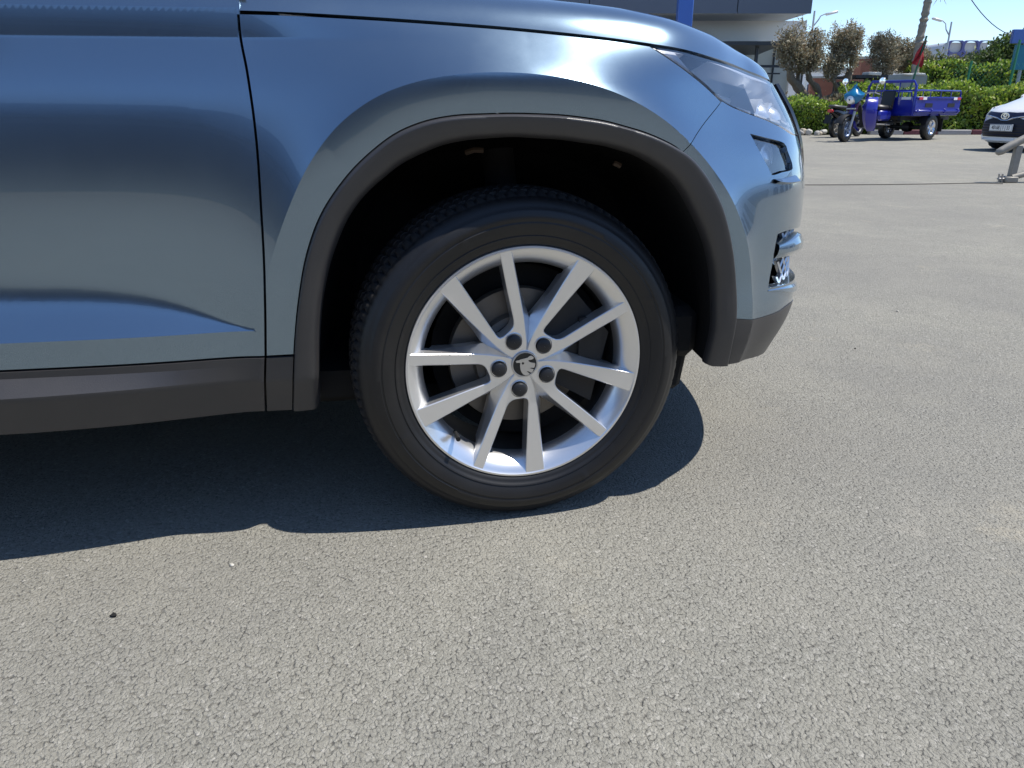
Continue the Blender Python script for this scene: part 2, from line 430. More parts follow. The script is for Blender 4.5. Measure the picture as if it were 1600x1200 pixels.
ARCH_O = [(-0.4839, 0.2750), (-0.4717, 0.3545), (-0.4620, 0.4260), (-0.4485, 0.4999), (-0.4288, 0.5808), (-0.4068, 0.6407), (-0.3833, 0.6849), (-0.3537, 0.7246), (-0.3227, 0.7582), (-0.2864, 0.7891), (-0.2495, 0.8143), (-0.2156, 0.8296), (-0.1784, 0.8404), (-0.1344, 0.8469), (-0.0867, 0.8490), (-0.0352, 0.8500), (0.0168, 0.8488), (0.0596, 0.8466), (0.1001, 0.8420), (0.1377, 0.8362), (0.1750, 0.8270), (0.2131, 0.8165), (0.2485, 0.8034), (0.2799, 0.7889), (0.3099, 0.7718), (0.3372, 0.7471), (0.3622, 0.7170), (0.3838, 0.6838), (0.4015, 0.6485), (0.4201, 0.6004), (0.4360, 0.5480), (0.4489, 0.4915), (0.4558, 0.4362), (0.4589, 0.3823), (0.4682, 0.3165)]
ARCH_I = [(-0.4301, 0.2739), (-0.4217, 0.3580), (-0.4147, 0.4231), (-0.4056, 0.4846), (-0.3940, 0.5354), (-0.3808, 0.5788), (-0.3632, 0.6211), (-0.3452, 0.6566), (-0.3231, 0.6879), (-0.2968, 0.7153), (-0.2687, 0.7378), (-0.2432, 0.7569), (-0.2157, 0.7714), (-0.1871, 0.7836), (-0.1587, 0.7936), (-0.1174, 0.8012), (-0.0759, 0.8044), (-0.0284, 0.8064), (0.0185, 0.8038), (0.0595, 0.8013), (0.0970, 0.7965), (0.1400, 0.7904), (0.1790, 0.7807), (0.2086, 0.7710), (0.2366, 0.7575), (0.2656, 0.7401), (0.2917, 0.7188), (0.3133, 0.6935), (0.3331, 0.6627), (0.3536, 0.6298), (0.3724, 0.5935), (0.3884, 0.5510), (0.4010, 0.5021), (0.4073, 0.4530), (0.4115, 0.4082), (0.4121, 0.3723), (0.4126, 0.3223)]
SKIRT_TOP = [(0.4564, 0.4318), (0.5212, 0.4218), (0.6178, 0.4186), (0.7006, 0.4207)]
FOG = [(0.4908, 0.8105), (0.5445, 0.8017), (0.6243, 0.7879), (0.6343, 0.7704), (0.6485, 0.7336), (0.5897, 0.7278), (0.5489, 0.7248), (0.5381, 0.7408), (0.5135, 0.7749), (0.4997, 0.7966)]
IN_A = [(0.7372, 0.5957), (0.6346, 0.6019), (0.5812, 0.5999), (0.5767, 0.5737), (0.5746, 0.5299), (0.5647, 0.4799), (0.6063, 0.4772), (0.6702, 0.4714)]
WING = [(0.5767, 0.5737), (0.5948, 0.5700), (0.7351, 0.5780), (0.7860, 0.5568), (0.7800, 0.5387), (0.7144, 0.5344), (0.5785, 0.5465)]
GAP_DOOR = [(-.5095, 1.075), (-.5085, 1.045)] + GAP_DOOR[1:]
DB = .402
def split_at(curve, z=None, u=None):
    pass
arco = np.array(ARCH_O)

def fl_curve(a0, a1, k=60):
    t = np.linspace(a0, a1, k); r = np.interp(t, _fa, _fr)
    return [(r_ * math.cos(R(t_)), WZ + r_ * math.sin(R(t_))) for t_, r_ in zip(t, r)]
CRE_FL = fl_curve(5, 187)
ub = np.linspace(-1.6, -.537, 50)
CRE_B1 = [(a, float(btop(a))) for a in ub]; CRE_B0 = [(-1.6, .455), (-.537, .455)]
CRE_BT = [[(a, float(.455 + (btop(a) - .455) * q)) for a in np.linspace(-1.0, -.563, 40)] for q in (.55, .75, .87, .99, 1.12, 1.27, 1.5)]
CRE_T = [(-1.6, .9785), (-.12, .9785)]; CRE_T2 = [(-1.6, .9715), (-.12, .9715)]; CRE_S = [(-1.6, 1.025), (-.15, 1.025)]
gd = np.array(GAP_DOOR)
door_low = gd[gd[:, 1] > DB + .004].tolist() + [[float(np.interp(-DB, -gd[:, 1], gd[:, 0])), DB]]
sill_gap = [door_low[-1]] + gd[gd[:, 1] < DB - .004].tolist()

# ---- near side panels
front_door = panel('front_door', [[(-1.575, 1.075), (-.5095, 1.075)], door_low, [tuple(door_low[-1]), (-1.55, DB)], [(-1.55, DB), (-1.57, .8), (-1.575, 1.075)]],
                   M['paint'], suv, S, step=.012, creases=[CRE_T, CRE_T2, CRE_S, CRE_B0] + CRE_BT)
iA = int(np.argmin(np.abs(arco[:12, 1] - DB)))            # arch curve meets the cladding seam
iS = int(np.argmin(np.hypot(arco[:, 0] - SEAM[-1][0], arco[:, 1] - SEAM[-1][1])))
arch_f = [tuple(p) for p in ARCH_O if p[1] > DB][: ]
iS = int(np.argmin(np.hypot(np.array(arch_f)[:, 0] - SEAM[-1][0], np.array(arch_f)[:, 1] - SEAM[-1][1])))
ua = float(np.interp(DB, arco[:8, 1], arco[:8, 0]))
fend_arch = [SEAM[-1]] + arch_f[:iS][::-1] + [(ua, DB)]
hl_a = [p for p in HEAD_LOW[:5]]
front_fender = panel('front_fender', [GAP_HOOD, hl_a, SEAM, fend_arch, [(ua, DB), tuple(door_low[-1])], door_low[::-1][:-1] + [GAP_HOOD[0]]],
                     M['paint'], suv, S, step=.010, creases=[CRE_FL, CRE_T, CRE_T2], gap=.0024)
arch_b = [SEAM[-1]] + [p for p in arch_f[iS:] if p[1] > SKIRT_TOP[0][1] + .01 and p[0] > .3] + [SKIRT_TOP[0]]
sk_ext = SKIRT_TOP + [(.86, .402), (1.0, .40), (UC, .40)]
bumper_out = [SEAM, arch_b, sk_ext, [(UC, .40), (UC, .452)], [(UC, .452), (1.0, .452)], [(1.0, .452)] + IN_A[::-1][:3], IN_A[::-1][2:5] + [IN_A[2]], IN_A[::-1][5:],
              [IN_A[0], (1.0, .575), (UC, .575)], [(UC, .575), (UC, .635)], [(UC, .635), (1.06, .64)], [(1.06, .64), (.93, .79)], [(.93, .79)] + HEAD_LOW[::-1][:2], HEAD_LOW[::-1][1:6]]
front_bumper = panel('front_bumper', bumper_out, M['paint'], suv, S, step=.010, holes=[FOG], creases=[CRE_FL], gap=-.0008, flange=.03)
skirt_low = [(UC, .225), (1.0, .245), (.80, .272), (.62, .298), (.53, .312), ARCH_O[-1]]
bumper_skirt = panel('bumper_skirt', [sk_ext, [(UC, .40), (UC, .225)], skirt_low, [ARCH_O[-1], ARCH_O[-2], ARCH_O[-3], SKIRT_TOP[0]]], M['trim'], suv, S, step=.012, creases=[CRE_FL], lift=.002)
sill_trim = panel('sill_trim', [[(-1.55, DB), tuple(door_low[-1])], sill_gap, [tuple(sill_gap[-1]), (-1.55, .283)], [(-1.55, .283), (-1.55, DB)]], M['trim'], suv, S, step=.010,
                  creases=[[(-1.6, .385), (-.56, .385)], [(-1.6, .358), (-.56, .358)]], lift=.003)
fender_trim = panel('fender_trim', [[tuple(door_low[-1]), (ua, DB)], [(ua, DB)] + [p for p in ARCH_O[:8] if p[1] < DB - .01][::-1], [ARCH_O[0], tuple(sill_gap[-1])], sill_gap[::-1]], M['trim'], suv, S, step=.010, lift=.003)

# ---- wheel-arch moulding: a swept plastic section that rolls into the arch
def swept_arch(name, outer, inner, prof, mat):
    A = catmull(outer, .008); B = catmull(inner, .008); n = 220
    def res(P):
        s_ = np.concatenate([[0], np.cumsum(np.linalg.norm(np.diff(P, axis=0), axis=1))]); t = np.linspace(0, s_[-1], n); return np.stack([np.interp(t, s_, P[:, 0]), np.interp(t, s_, P[:, 1])], 1)
    A, B = res(A), res(B); rows = []
    for t, o_, y_ in prof:
        Q = A * (1 - t) + B * t; p = S(Q[:, 0], Q[:, 1]); nv = nrm_at(S, A[:, 0] * .9 + 0, A[:, 1])
        tap = (.40 + .60 * sst(.28, .56, A[:, 1]))[:, None]; p = p + nv * o_ * (tap if o_ > 0 else 1); p[:, 1] += y_; rows.append(p)
    b = MB(); b.grid(rows); return b.build(name, mat, suv, world=True, ang=50), rows
prof = [(0, -.010, 0), (0, .004, 0), (.02, .0105, 0), (.06, .0135, 0), (.13, .0140, 0), (.30, .0128, 0), (.50, .0108, 0), (.68, .0080, 0), (.80, .004, 0), (.90, -.003, 0), (.97, -.012, 0), (1.0, -.020, .004)]
wheel_arch_trim, arows = swept_arch('wheel_arch_trim', ARCH_O, ARCH_I, prof, M['trim'])
# liner: from the moulding's lip round over the wheel, and its inner wall
b = MB(); lip = np.array(arows[-1]); rows = []
for yy, sc in ((0, 1.001), (.02, 1.015), (.10, 1.03), (.22, 1.02), (.36, .98), (.40, .9)):
    q = lip.copy(); q[:, 0] = q[:, 0] * sc; q[:, 2] = WZ + (q[:, 2] - WZ) * sc; q[:, 1] = (lip[:, 1] - .006 + yy) * (1 - min(1, yy / .1)) + (.07 + yy) * min(1, yy / .1); rows.append(q)
for f_ in (.6, .3, .05):
    q = rows[5].copy(); q[:, 0] *= f_; q[:, 2] = .30 + (q[:, 2] - .30) * f_; q[:, 1] = .48; rows.append(q)
b.grid(rows); wheel_arch_liner = b.build('wheel_arch_liner', M['liner'], suv, world=True)
b = MB(); b.box((.362, .20, .300), (.062, .16, .125), rot=Matrix.Rotation(R(8), 3, 'Y'), bev=.014); b.box((.37, .20, .38), (.08, .20, .12), bev=.02); air_deflector = b.build('air_deflector', M['liner'], suv, world=True)
M['clip'] = simple('dull_brown_clip', (.09, .06, .04), .6)
for q_ in ([(-.105, .16, .772), (-.09, .15, .778), (-.07, .15, .777)], [(.20, .12, .752), (.215, .12, .745)]):
    b = MB(); b.tube(q_, .006, 6); b.build('arch_clip', M['clip'], suv, world=True)

# ---- shell behind the panels so that no light comes through the gaps
def S_in(u, z): return S(u, z)
gu = np.concatenate([np.arange(-1.57, .82, .02), np.arange(.82, UC, .03), [UC]]); gz_ = np.arange(.345, 1.05, .018)
V = []; idx = -np.ones((len(gu), len(gz_)), int); rin = np.array(ARCH_I); ai, ri = archpol(rin[:, 0], rin[:, 1]); oo = np.argsort(ai)
for i, u_ in enumerate(gu):
    for j, z_ in enumerate(gz_):
        a_, r_ = archpol(u_, z_)
        if r_ < np.interp(a_, ai[oo], ri[oo]) + .03 and -60 < a_ < 240: continue
        zt = .975 if u_ > -.5 else 1.05
        if u_ > .15: zt = .93
        if u_ > .3: zt = .86
        if u_ > .36: zt = .78
        if z_ > zt: continue
        if u_ > .40 and .69 < z_ : continue
        if u_ > .60 and z_ > .43 and z_ < .58: continue
        if u_ > .95 and z_ > .60: continue
        idx[i, j] = len(V); p = S(u_, z_); n_ = nrm_at(S, np.array([u_]), np.array([z_]))[0]; V.append(p - n_ * .024)
F = [(idx[i, j], idx[i + 1, j], idx[i + 1, j + 1], idx[i, j + 1]) for i in range(len(gu) - 1) for j in range(len(gz_) - 1) if min(idx[i, j], idx[i + 1, j], idx[i + 1, j + 1], idx[i, j + 1]) >= 0]
b = MB(); b.add(V, F); inner_shell = b.build('inner_shell', M['black'], suv, world=True)

# ---- bonnet
hg = np.array(GAP_HOOD + HEAD_TOP[1:] + [(.92, .918), (1.10, .925), (1.28, .930), (UC, .932)])
hu = np.concatenate([np.linspace(hg[0, 0], .24, 60), np.linspace(.25, UC, 90)]); hzv = np.interp(hu, hg[:, 0], hg[:, 1])
hzv = np.convolve(np.pad(hzv, 3, mode='edge'), np.ones(7) / 7, mode='valid')
ts = np.concatenate([[0], np.linspace(.003, .02, 9), np.linspace(.025, .12, 24), np.linspace(.14, 1, 34)])
rows = []
for u_, z_ in zip(hu, hzv):
    C = S(u_, z_ + .004); nC = nrm_at(S, np.array([u_]), np.array([z_ + .002]))[0]
    kx = np.interp(u_, [-.51, .2, .6, 1.0, UC], [-.50, .18, .44, .62, .735]); kz = np.interp(kx, [-.51, 0, .35, .6, .74], [1.125, 1.092, 1.045, .992, .940])
    hs = np.interp(u_, [-.51, -.1, .2, .45, .62, .80, 1.0, UC], [.050, .062, .068, .058, .044, .030, .018, .006])
    K = np.array([kx, YC, kz]); row = []
    for t in ts:
        p = C + (K - C) * t
        rise = hs * (1 - math.exp(-t / .042))
        p[2] = C[2] + rise + (kz - C[2] - hs) * (t * t * (3 - 2 * t) * .4 + .6 * (1 - (1 - t) ** 2))
        crease = math.exp(-((t - .36) / .035) ** 2) * .004; p[2] += crease
        row.append(p)
    row[0] = C - nC * .0
    rows.append([C - nC * .016 + np.array([0, 0, -.0])] + row)
b = MB(); b.grid(rows); bonnet = b.build('bonnet', M['paint'], suv, world=True, ang=60)

# ---- head light: bowl, lamps inside it, clear lens flush with the skin
HL = [HEAD_TOP, [HEAD_TOP[-1], (.86, .912), (.925, .905)], [(.925, .905), (.928, .80)], [(.928, .80), (.85, .792), HEAD_LOW[-1]], HEAD_LOW[::-1]]
def S_deep(u, z): return S(u, z)
headlight = panel('headlight', HL, M['reflector'], suv, S, step=.014, gap=.004, flange=0, lift=-.075)
hl_rim = panel('headlight_housing', HL, M['bezel'], suv, S, step=.012, gap=.0035, flange=.075, lift=-.004, holes=[[(.30, .957), (.47, .933), (.62, .915), (.78, .905), (.905, .895), (.905, .815), (.84, .806), (.72, .806), (.62, .822), (.52, .836), (.43, .852), (.37, .893)]])
lens = panel('headlight_lens', HL, M['lens'], suv, S, step=.012, gap=.003, flange=0, lift=.001)
def on(u, z, o):
    return Vector(S(u, z) + nrm_at(S, np.array([u]), np.array([z]))[0] * o)
for u_, z_, r_ in ((.66, .862, .036), (.82, .856, .034)):
    b = MB(); c_ = on(u_, z_, -.055); d_ = Vector((.8, -.6, 0)).normalized()
    rot = Vector((0, 1, 0)).rotation_difference(d_).to_matrix()
    bb = MB(); bb.lathe([(r_ * 1.25, -.03), (r_ * 1.25, .012), (r_ * 1.1, .016), (r_ * 1.0, .014), (r_ * .8, .026), (r_ * .45, .036), (.001, .039)], 28)
    b.add([rot @ Vector(v_) + c_ for v_ in bb.v], bb.f); b.build('projector_lamp', M['reflector'], suv, world=True)
b = MB()
for k_ in range(7):
    u_ = .40 + k_ * .07; zz = np.interp(u_, [.3, .43, .52, .62, .9], [.94, .868, .852, .838, .822])
    b.tube([on(u_, zz, -.012), on(u_ + .055, zz - .008, -.012)], .006, 6)
b.build('daytime_light_strip', M['reflector'], suv, world=True)
b = MB()
b.add([on(.40, .925, -.07), on(.60, .905, -.07), on(.60, .90, -.012), on(.40, .918, -.012)], [(0, 1, 2, 3)])
b.add([on(.56, .925, -.072), on(.56, .83, -.072), on(.565, .83, -.014), on(.565, .915, -.014)], [(0, 1, 2, 3)])
b.build('headlight_divider', M['reflector'], suv, world=True)

# ---- fog light: recess, lamp glass, sill below it
fog_light = panel('fog_light', [FOG + [FOG[0]]], M['gloss_black'], suv, S, step=.010, gap=-.001, flange=0, lift=-.028)
FG = inset(np.array(FOG), .0035)
panel('fog_lens', [[tuple(p) for p in FG] + [tuple(FG[0])]], M['lens'], suv, S, step=.010, gap=.001, flange=.01, lift=-.009)
cu, cz = np.array(FOG).mean(0); c_ = on(cu + .012, cz - .004, -.03); rot = Vector((0, 1, 0)).rotation_difference(Vector((.62, -.78, 0))).to_matrix()
bb = MB(); bb.lathe([(.034, -.01), (.034, .004), (.028, .006), (.024, .0), (.016, .008), (.001, .012)], 24); b = MB(); b.add([rot @ Vector(v_) + c_ for v_ in bb.v], bb.f); b.build('fog_lamp', M['reflector'], suv, world=True)
FS = [(0.5486, 0.7235), (0.5893, 0.7265), (0.6563, 0.7318), (0.6513, 0.7050), (0.5965, 0.7062), (0.5583, 0.7100)]
b = MB(); n_ = 8; top = catmull(FS[:3], .006); bot = catmull(FS[3:][::-1], .006)
tt = np.linspace(0, 1, 10)
def res2(P, n=10):
    s_ = np.concatenate([[0], np.cumsum(np.linalg.norm(np.diff(P, axis=0), axis=1))]); t = np.linspace(0, s_[-1], n); return np.stack([np.interp(t, s_, P[:, 0]), np.interp(t, s_, P[:, 1])], 1)
top, bot = res2(top), res2(bot)
b.grid([[on(p[0], p[1], -.026) for p in top], [on(p[0], p[1], .004) for p in top * .45 + bot * .55], [on(p[0], p[1], .013) for p in bot], [on(p[0], p[1] - .004, -.004) for p in bot]])
b.build('fog_light_sill', M['paint'], suv, world=True, ang=25)

# ---- lower intake: dark duct, diamond mesh, winglet
duct = [IN_A[0], (1.0, .575), (UC, .575)], [(UC, .575), (UC, .452)], [(UC, .452), (1.0, .452)] + IN_A[::-1][:3], IN_A[::-1][2:5] + [IN_A[2]], IN_A[::-1][5:]
air_intake = panel('air_intake', list(duct), M['black'], suv, S, step=.02, gap=-.002, flange=0, lift=-.07)
b = MB(); dpoly = np.vstack([np.array(IN_A), [(1.0, .452), (UC, .452), (UC, .575), (1.0, .575)]])
dl = np.array(IN_A[::-1] + [(.9, .57)])
def inpoly(u_, z_): return bool(inside(dpoly, np.array([[u_, z_]]))[0])
du_, dz_ = .040, .0165
for i in range(26):
    for j in range(9):
        u0 = .66 + i * du_ + (j % 2) * du_ / 2; z0 = .445 + j * dz_
        for (ua_, za_) in ((u0 + du_ / 2, z0 + dz_), (u0 - du_ / 2, z0 + dz_)):
            if inpoly(u0, z0) and inpoly(ua_, za_) and u0 < UC and ua_ < UC:
                a_, c_ = on(u0, z0, -.016), on(ua_, za_, -.016); b.tube([a_, c_], .0032, 4, caps=False)
                a2, c2 = on(u0, z0, -.026), on(ua_, za_, -.026); b.add([a_, c_, c2, a2], [(0, 1, 2, 3)])
b.build('intake_mesh', M['reflector'], suv, world=True, smooth=False, kind='stuff')
WG = np.array(WING)
b = MB()
tw = res2(catmull([WING[1], WING[2], (.86, .555), (1.1, .53)], .01), 24); bw = res2(catmull([WING[6], WING[5], (.88, .51), (1.1, .50)], .01), 24)
rr = []
for fz, o0 in ((0, -.05), (.02, -.004), (.10, .006), (.35, .014), (.62, .014), (.88, .002), (1.0, -.012), (1.0, -.05)):
    row = []
    for i_, (p, q_) in enumerate(zip(tw, bw)):
        g = min(1, .35 + i_ / 6); s_ = p * (1 - fz) + q_ * fz + np.array([0, .006 * (1 - 2 * fz)]); row.append(on(s_[0], s_[1], (o0 if o0 < 0 else o0 * g)))
    rr.append(row)
b.grid(rr); b.build('intake_winglet', M['paint'], suv, world=True, ang=30)
IL = res2(np.array(catmull([IN_A[5], IN_A[6], IN_A[7], (.86, .452), (1.0, .452), (UC, .452)], .01)), 40)
ig = lambda i: min(1.0, .15 + i / 7)
b = MB(); b.grid([[on(p[0], p[1] + .004, -.029) for p in IL], [on(p[0], p[1] + .001, -.004) for p in IL], [on(p[0], p[1] - .006 * ig(i) - .004, .004 * ig(i) + .001) for i, p in enumerate(IL)], [on(p[0], p[1] - .018 * ig(i) - .003, .007 * ig(i)) for i, p in enumerate(IL)], [on(p[0], p[1] - .022 * ig(i) - .003, -.003) for i, p in enumerate(IL)]]); b.build('intake_sill', M['paint'], suv, world=True, ang=25)

# ---- grille with its frame and upright slats
b = MB(); G0, G1 = (.935, .80), (1.06, .645)
gf = catmull([(.945, .905), (.945, .80), (1.06, .645), (UC, .64)], .02)
gin = catmull([(.985, .895), (.985, .815), (1.085, .675), (UC, .668)], .02)
gf, gin = res2(np.array(gf), 60), res2(np.array(gin), 60)
b.grid([[on(p[0], p[1], -.02) for p in gf], [on(p[0], p[1], .016) for p in gf], [on(p[0], p[1], .024) for p in gf * .7 + gin * .3], [on(p[0], p[1], .018) for p in gin], [on(p[0], p[1], -.03) for p in gin]])
t1 = res2(np.array([(.945, .905), (UC, .922)]), 30); t2 = res2(np.array([(.985, .892), (UC, .900)]), 30)
b.grid([[on(p[0], p[1], -.02) for p in t1], [on(p[0], p[1], .012) for p in t1], [on(p[0], p[1], .012) for p in t2], [on(p[0], p[1], -.03) for p in t2]])
grille = b.build('grille', M['gloss_black'], suv, world=True)
b = MB(); b.grid([[on(u_, z_, -.05) for u_ in np.linspace(.96, UC, 16)] for z_ in np.linspace(.64, .92, 8)]); b.build('grille_backing', M['black'], suv, world=True)
for k_ in range(11):
    u_ = 1.02 + k_ * .041; z0 = .69 if u_ > 1.08 else .80 - (u_ - .985) * 1.3
    b = MB()
    for dz0, dz1 in ((z0, .892),):
        P0 = [on(u_ - .008, z_, -.01) for z_ in np.linspace(dz0, dz1, 6)]; P1 = [on(u_, z_, .010) for z_ in np.linspace(dz0, dz1, 6)]; P2 = [on(u_ + .008, z_, -.01) for z_ in np.linspace(dz0, dz1, 6)]
        b.grid([P0, P1, P2])
    sl_ = b.build('slat', M['gloss_black'], suv, world=True)

# ---- wheel
def annul(prof_, n): pass
def build_wheel():
    b = MB()
    # rim flange, bowl and barrel
    b.lathe([(.2530, .030), (.2535, .006), (.2515, .0005), (.2475, .0000), (.2450, .0022), (.2415, .0042), (.236, .0075), (.228, .014), (.220, .023), (.214, .033), (.2115, .044), (.2108, .052)], 160, mi=0)
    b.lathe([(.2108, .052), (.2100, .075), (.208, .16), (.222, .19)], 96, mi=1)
    a2p = lambda r_, a_: (r_ * math.cos(R(a_)), r_ * math.sin(R(a_)))
    def yf(r_):
        t = min(1, max(0, (r_ - .05) / .20)); return .0190 * (1 - t ** 1.25) + .0015
    out = [a2p(.0285, -36), a2p(.048, -33), a2p(.100, -25.2), a2p(.165, -20.7), a2p(.2485, -18.2), a2p(.2505, -15.3), a2p(.2490, -12.5), a2p(.170, -12.1), a2p(.112, -12.0), a2p(.100, -11.9), a2p(.0915, -10.8), a2p(.0845, -7.6), a2p(.0805, -2.5), a2p(.0785, 3.5), a2p(.0775, 9.5), a2p(.0795, 14.6), a2p(.0835, 16.4), a2p(.0905, 16.2), a2p(.13, 13.4), a2p(.19, 11.4), a2p(.2490, 10.3), a2p(.2510, 15.3), a2p(.2485, 20.4), a2p(.19, 22.0), a2p(.14, 24.0), a2p(.10, 27.0), a2p(.070, 30.6), a2p(.048, 34.2), a2p(.0285, 36)]
    dense = []
    for i in range(len(out)):
        p, q = np.array(out[i]), np.array(out[(i + 1) % len(out)]); k_ = max(1, int(np.linalg.norm(q - p) / .007))
        for j in range(k_): dense.append(tuple(p + (q - p) * j / k_))
    P = np.array(dense); ins = inset(P, .0016)
    def cdt(poly, grid=.010):
        lo, hi = poly.min(0), poly.max(0); gx, gy = np.meshgrid(np.arange(lo[0], hi[0], grid), np.arange(lo[1], hi[1], grid)); q = np.stack([gx.ravel(), gy.ravel()], 1); q = q[inside(poly, q)]
        d2 = ((q[:, None] - poly[None]) ** 2).sum(-1).min(1); q = q[d2 > (grid * .5) ** 2]
        r_ = delaunay_2d_cdt([Vector(p) for p in list(map(tuple, poly)) + list(map(tuple, q))], [(i, (i + 1) % len(poly)) for i in range(len(poly))], [], 0, 1e-7)
        V = np.array([tuple(v) for v in r_[0]]); T = [f for f in r_[2] if inside(poly, V[list(f)].mean(0)[None])[0]]
        T = [tuple(f) if np.cross(V[f[1]] - V[f[0]], V[f[2]] - V[f[0]]) < 0 else tuple(reversed(f)) for f in T]
        return V, T
    V2, T = cdt(ins)
    nI = len(ins)
    for s5 in range(5):
        th = R(43.6 + 72 * s5); c_, s_ = math.cos(th), math.sin(th)
        rot = lambda p, y_: (p[0] * c_ - p[1] * s_, y_, p[0] * s_ + p[1] * c_)
        vs = [rot(p, yf(np.hypot(*p))) for p in V2]; b.add(vs, T)
        # small rounded edge, then the walls
        e0 = [rot(p, yf(np.hypot(*p))) for p in ins]; e1 = [rot(p, yf(np.hypot(*p)) + .0016) for p in P]
        e2 = []
        for p in P:
            r_ = np.hypot(*p); a_ = math.degrees(math.atan2(p[1], p[0]))
            e2.append(rot(p, yf(r_) + .0016))
        n = len(P)
        b.add(e0 + e1, [(i, (i + 1) % n, n + (i + 1) % n, n + i) for i in range(n)])
        # walls: window side and outer end go straight down, sides facing the wide gaps get a sloping facet first
        lowW = []; lowD = []
        for p in P:
            r_ = np.hypot(*p); a_ = math.degrees(math.atan2(p[1], p[0])); q = np.array(p)
            if (a_ > 20.35 or a_ < -18.15) and r_ < .2487:
                sg = 1 if a_ > 0 else -1
                t = np.clip((r_ - .088) / .16, 0, 1); wdt = .0150 * (1 - t) ** 2.6 + .0032; dep = .021 * (1 - t) ** .7 + .007
                lim = math.radians(36.0) * sg
                tang = np.array([-p[1], p[0]]) / r_ * sg; q = np.array(p) + tang * wdt
                a2 = math.atan2(q[1], q[0])
                if abs(a2) > abs(lim):
                    rr_ = np.hypot(*q); rr_ = max(rr_, .030); q = np.array([rr_ * math.cos(lim), rr_ * math.sin(lim)])
                if r_ < .088: dep = .021 * np.clip((r_ - .0285) / .0595, 0, 1) ** 1.2
                lowW.append(rot(q, yf(r_) + .0016 + dep)); lowD.append(rot(q * (1 if r_ > .1 else .9), yf(r_) + .034 + (0.012 if r_ < .2 else -.004)))
            else:
                lowW.append(rot(q, yf(r_) + .004)); lowD.append(rot(q if r_ > .235 else np.array(q), yf(r_) + (.040 if r_ < .235 else .012)))
        b.add(e1 + lowW, [(i, (i + 1) % n, n + (i + 1) % n, n + i) for i in range(n)])
        b.add(lowW + lowD, [(i, (i + 1) % n, n + (i + 1) % n, n + i) for i in range(n)])
    b.lathe([(.031, .0210), (.0292, .0200), (.0288, .0245)], 48)
    b.lathe([(.066, .058), (.030, .055), (.030, .0245)], 40)
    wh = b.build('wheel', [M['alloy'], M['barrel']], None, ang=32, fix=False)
    # tyre: bulged sidewall with rings, shoulder lugs and grooves in the tread
    NT = 420; prof_ = [(.2500, .012), (.2528, .004), (.2560, .0005), (.262, -.0025), (.2665, -.0035), (.268, -.0060), (.2725, -.0075), (.274, -.0062), (.282, -.0095), (.292, -.0125), (.298, -.0134), (.2995, -.0118), (.302, -.0118), (.3035, -.0130), (.312, -.0118), (.320, -.0090), (.3235, -.0070), (.325, -.0046), (.331, -.0010), (.3370, .0040), (.3420, .0092), (.3470, .0165), (.3510, .0255), (.3540, .0360), (.3553, .0440), (.3490, .0445), (.3490, .0540), (.3565, .0545), (.3580, .0800), (.3500, .0805), (.3500, .0915), (.3585, .092), (.3588, .118), (.3505, .1185), (.3505, .1295), (.3582, .130), (.3570, .156), (.349, .1565), (.349, .166), (.3550, .1665), (.351, .185), (.342, .200), (.320, .212), (.300, .216), (.262, .207), (.250, .200)]
    V = []; rs = np.random.default_rng(3)
    for i_, (r_, y_) in enumerate(prof_):
        for j in range(NT):
            t = 2 * math.pi * j / NT; rr_ = r_; yy = y_; ph = (j % 4)
            if 21 <= i_ <= 24 and ph == 0:               # lateral slots through the shoulder
                rr_ -= (.0015, .0045, .0070, .0070)[i_ - 21]; yy += .001
            if 5 <= i_ <= 7 and j % 2: yy += .0005
            if 13 <= i_ <= 15 and j % 2 and (j // 70) % 3 == 0: yy -= .0004
            if 41 > i_ >= 39 and ph == 2: rr_ -= .006
            if i_ in (27, 28, 31, 32, 35, 36) and (ph == (i_ // 4) % 4): rr_ -= .005
            if 9 <= i_ <= 10 and j % 105 in (30, 31, 32): yy -= .0012
            z_ = rr_ * math.sin(t); x_ = rr_ * math.cos(t)
            lim = -.3508
            if z_ < lim + .018:                                # flattened where it carries the car
                d_ = (lim + .018 - z_); z_ = max(z_, lim); yy += -.004 * min(1, d_ / .02) * (1 if y_ < .08 else -1) * (1 if r_ < .346 else .2)
            V.append((x_, yy, z_))
    m_ = len(prof_); F = []; mi = []
    for i in range(m_ - 1):
        for j in range(NT): F.append((i * NT + j, i * NT + (j + 1) % NT, (i + 1) * NT + (j + 1) % NT, (i + 1) * NT + j)); mi.append(1 if 21 <= i <= 40 else 0)
    b = MB(); b.add(V, F); b.mi = mi; b.build('tyre', [M['rubber'], M['tread']], wh, ang=48)
    for s5 in range(5):
        th = R(43.6 - 1.0 + 72 * s5); c_ = (.0562 * math.cos(th), 0, .0562 * math.sin(th))
        b = MB(); b.lathe([(.0168, .0215), (.0164, .0196), (.0158, .0200), (.0154, .0170), (.0150, .0142), (.0135, .0118), (.0100, .0102), (.005, .0094), (.0004, .0093)], 28, c=c_); b.build('bolt_cap', M['gloss_bolt'], wh, ang=30)
        b = MB(); b.lathe([(.0205, .0212), (.0200, .0186), (.0182, .0180), (.0170, .0192), (.0168, .0225)], 32, c=c_); b.build('bolt_seat', M['alloy'], wh)
    b = MB(); b.lathe([(.0284, .0240), (.0284, .0172), (.0276, .0160), (.0258, .0157), (.0250, .0166)], 56); b.build('centre_cap_ring', M['chrome_soft'], wh)
    b = MB(); b.lathe([(.0252, .0166), (.0004, .0160)], 56); b.build('centre_cap', M['cap_black'], wh, ang=20)
    s_ = .029 / 150; zc = lambda q: ((q[0] - 592) * s_, -(q[1] - 590) * s_)
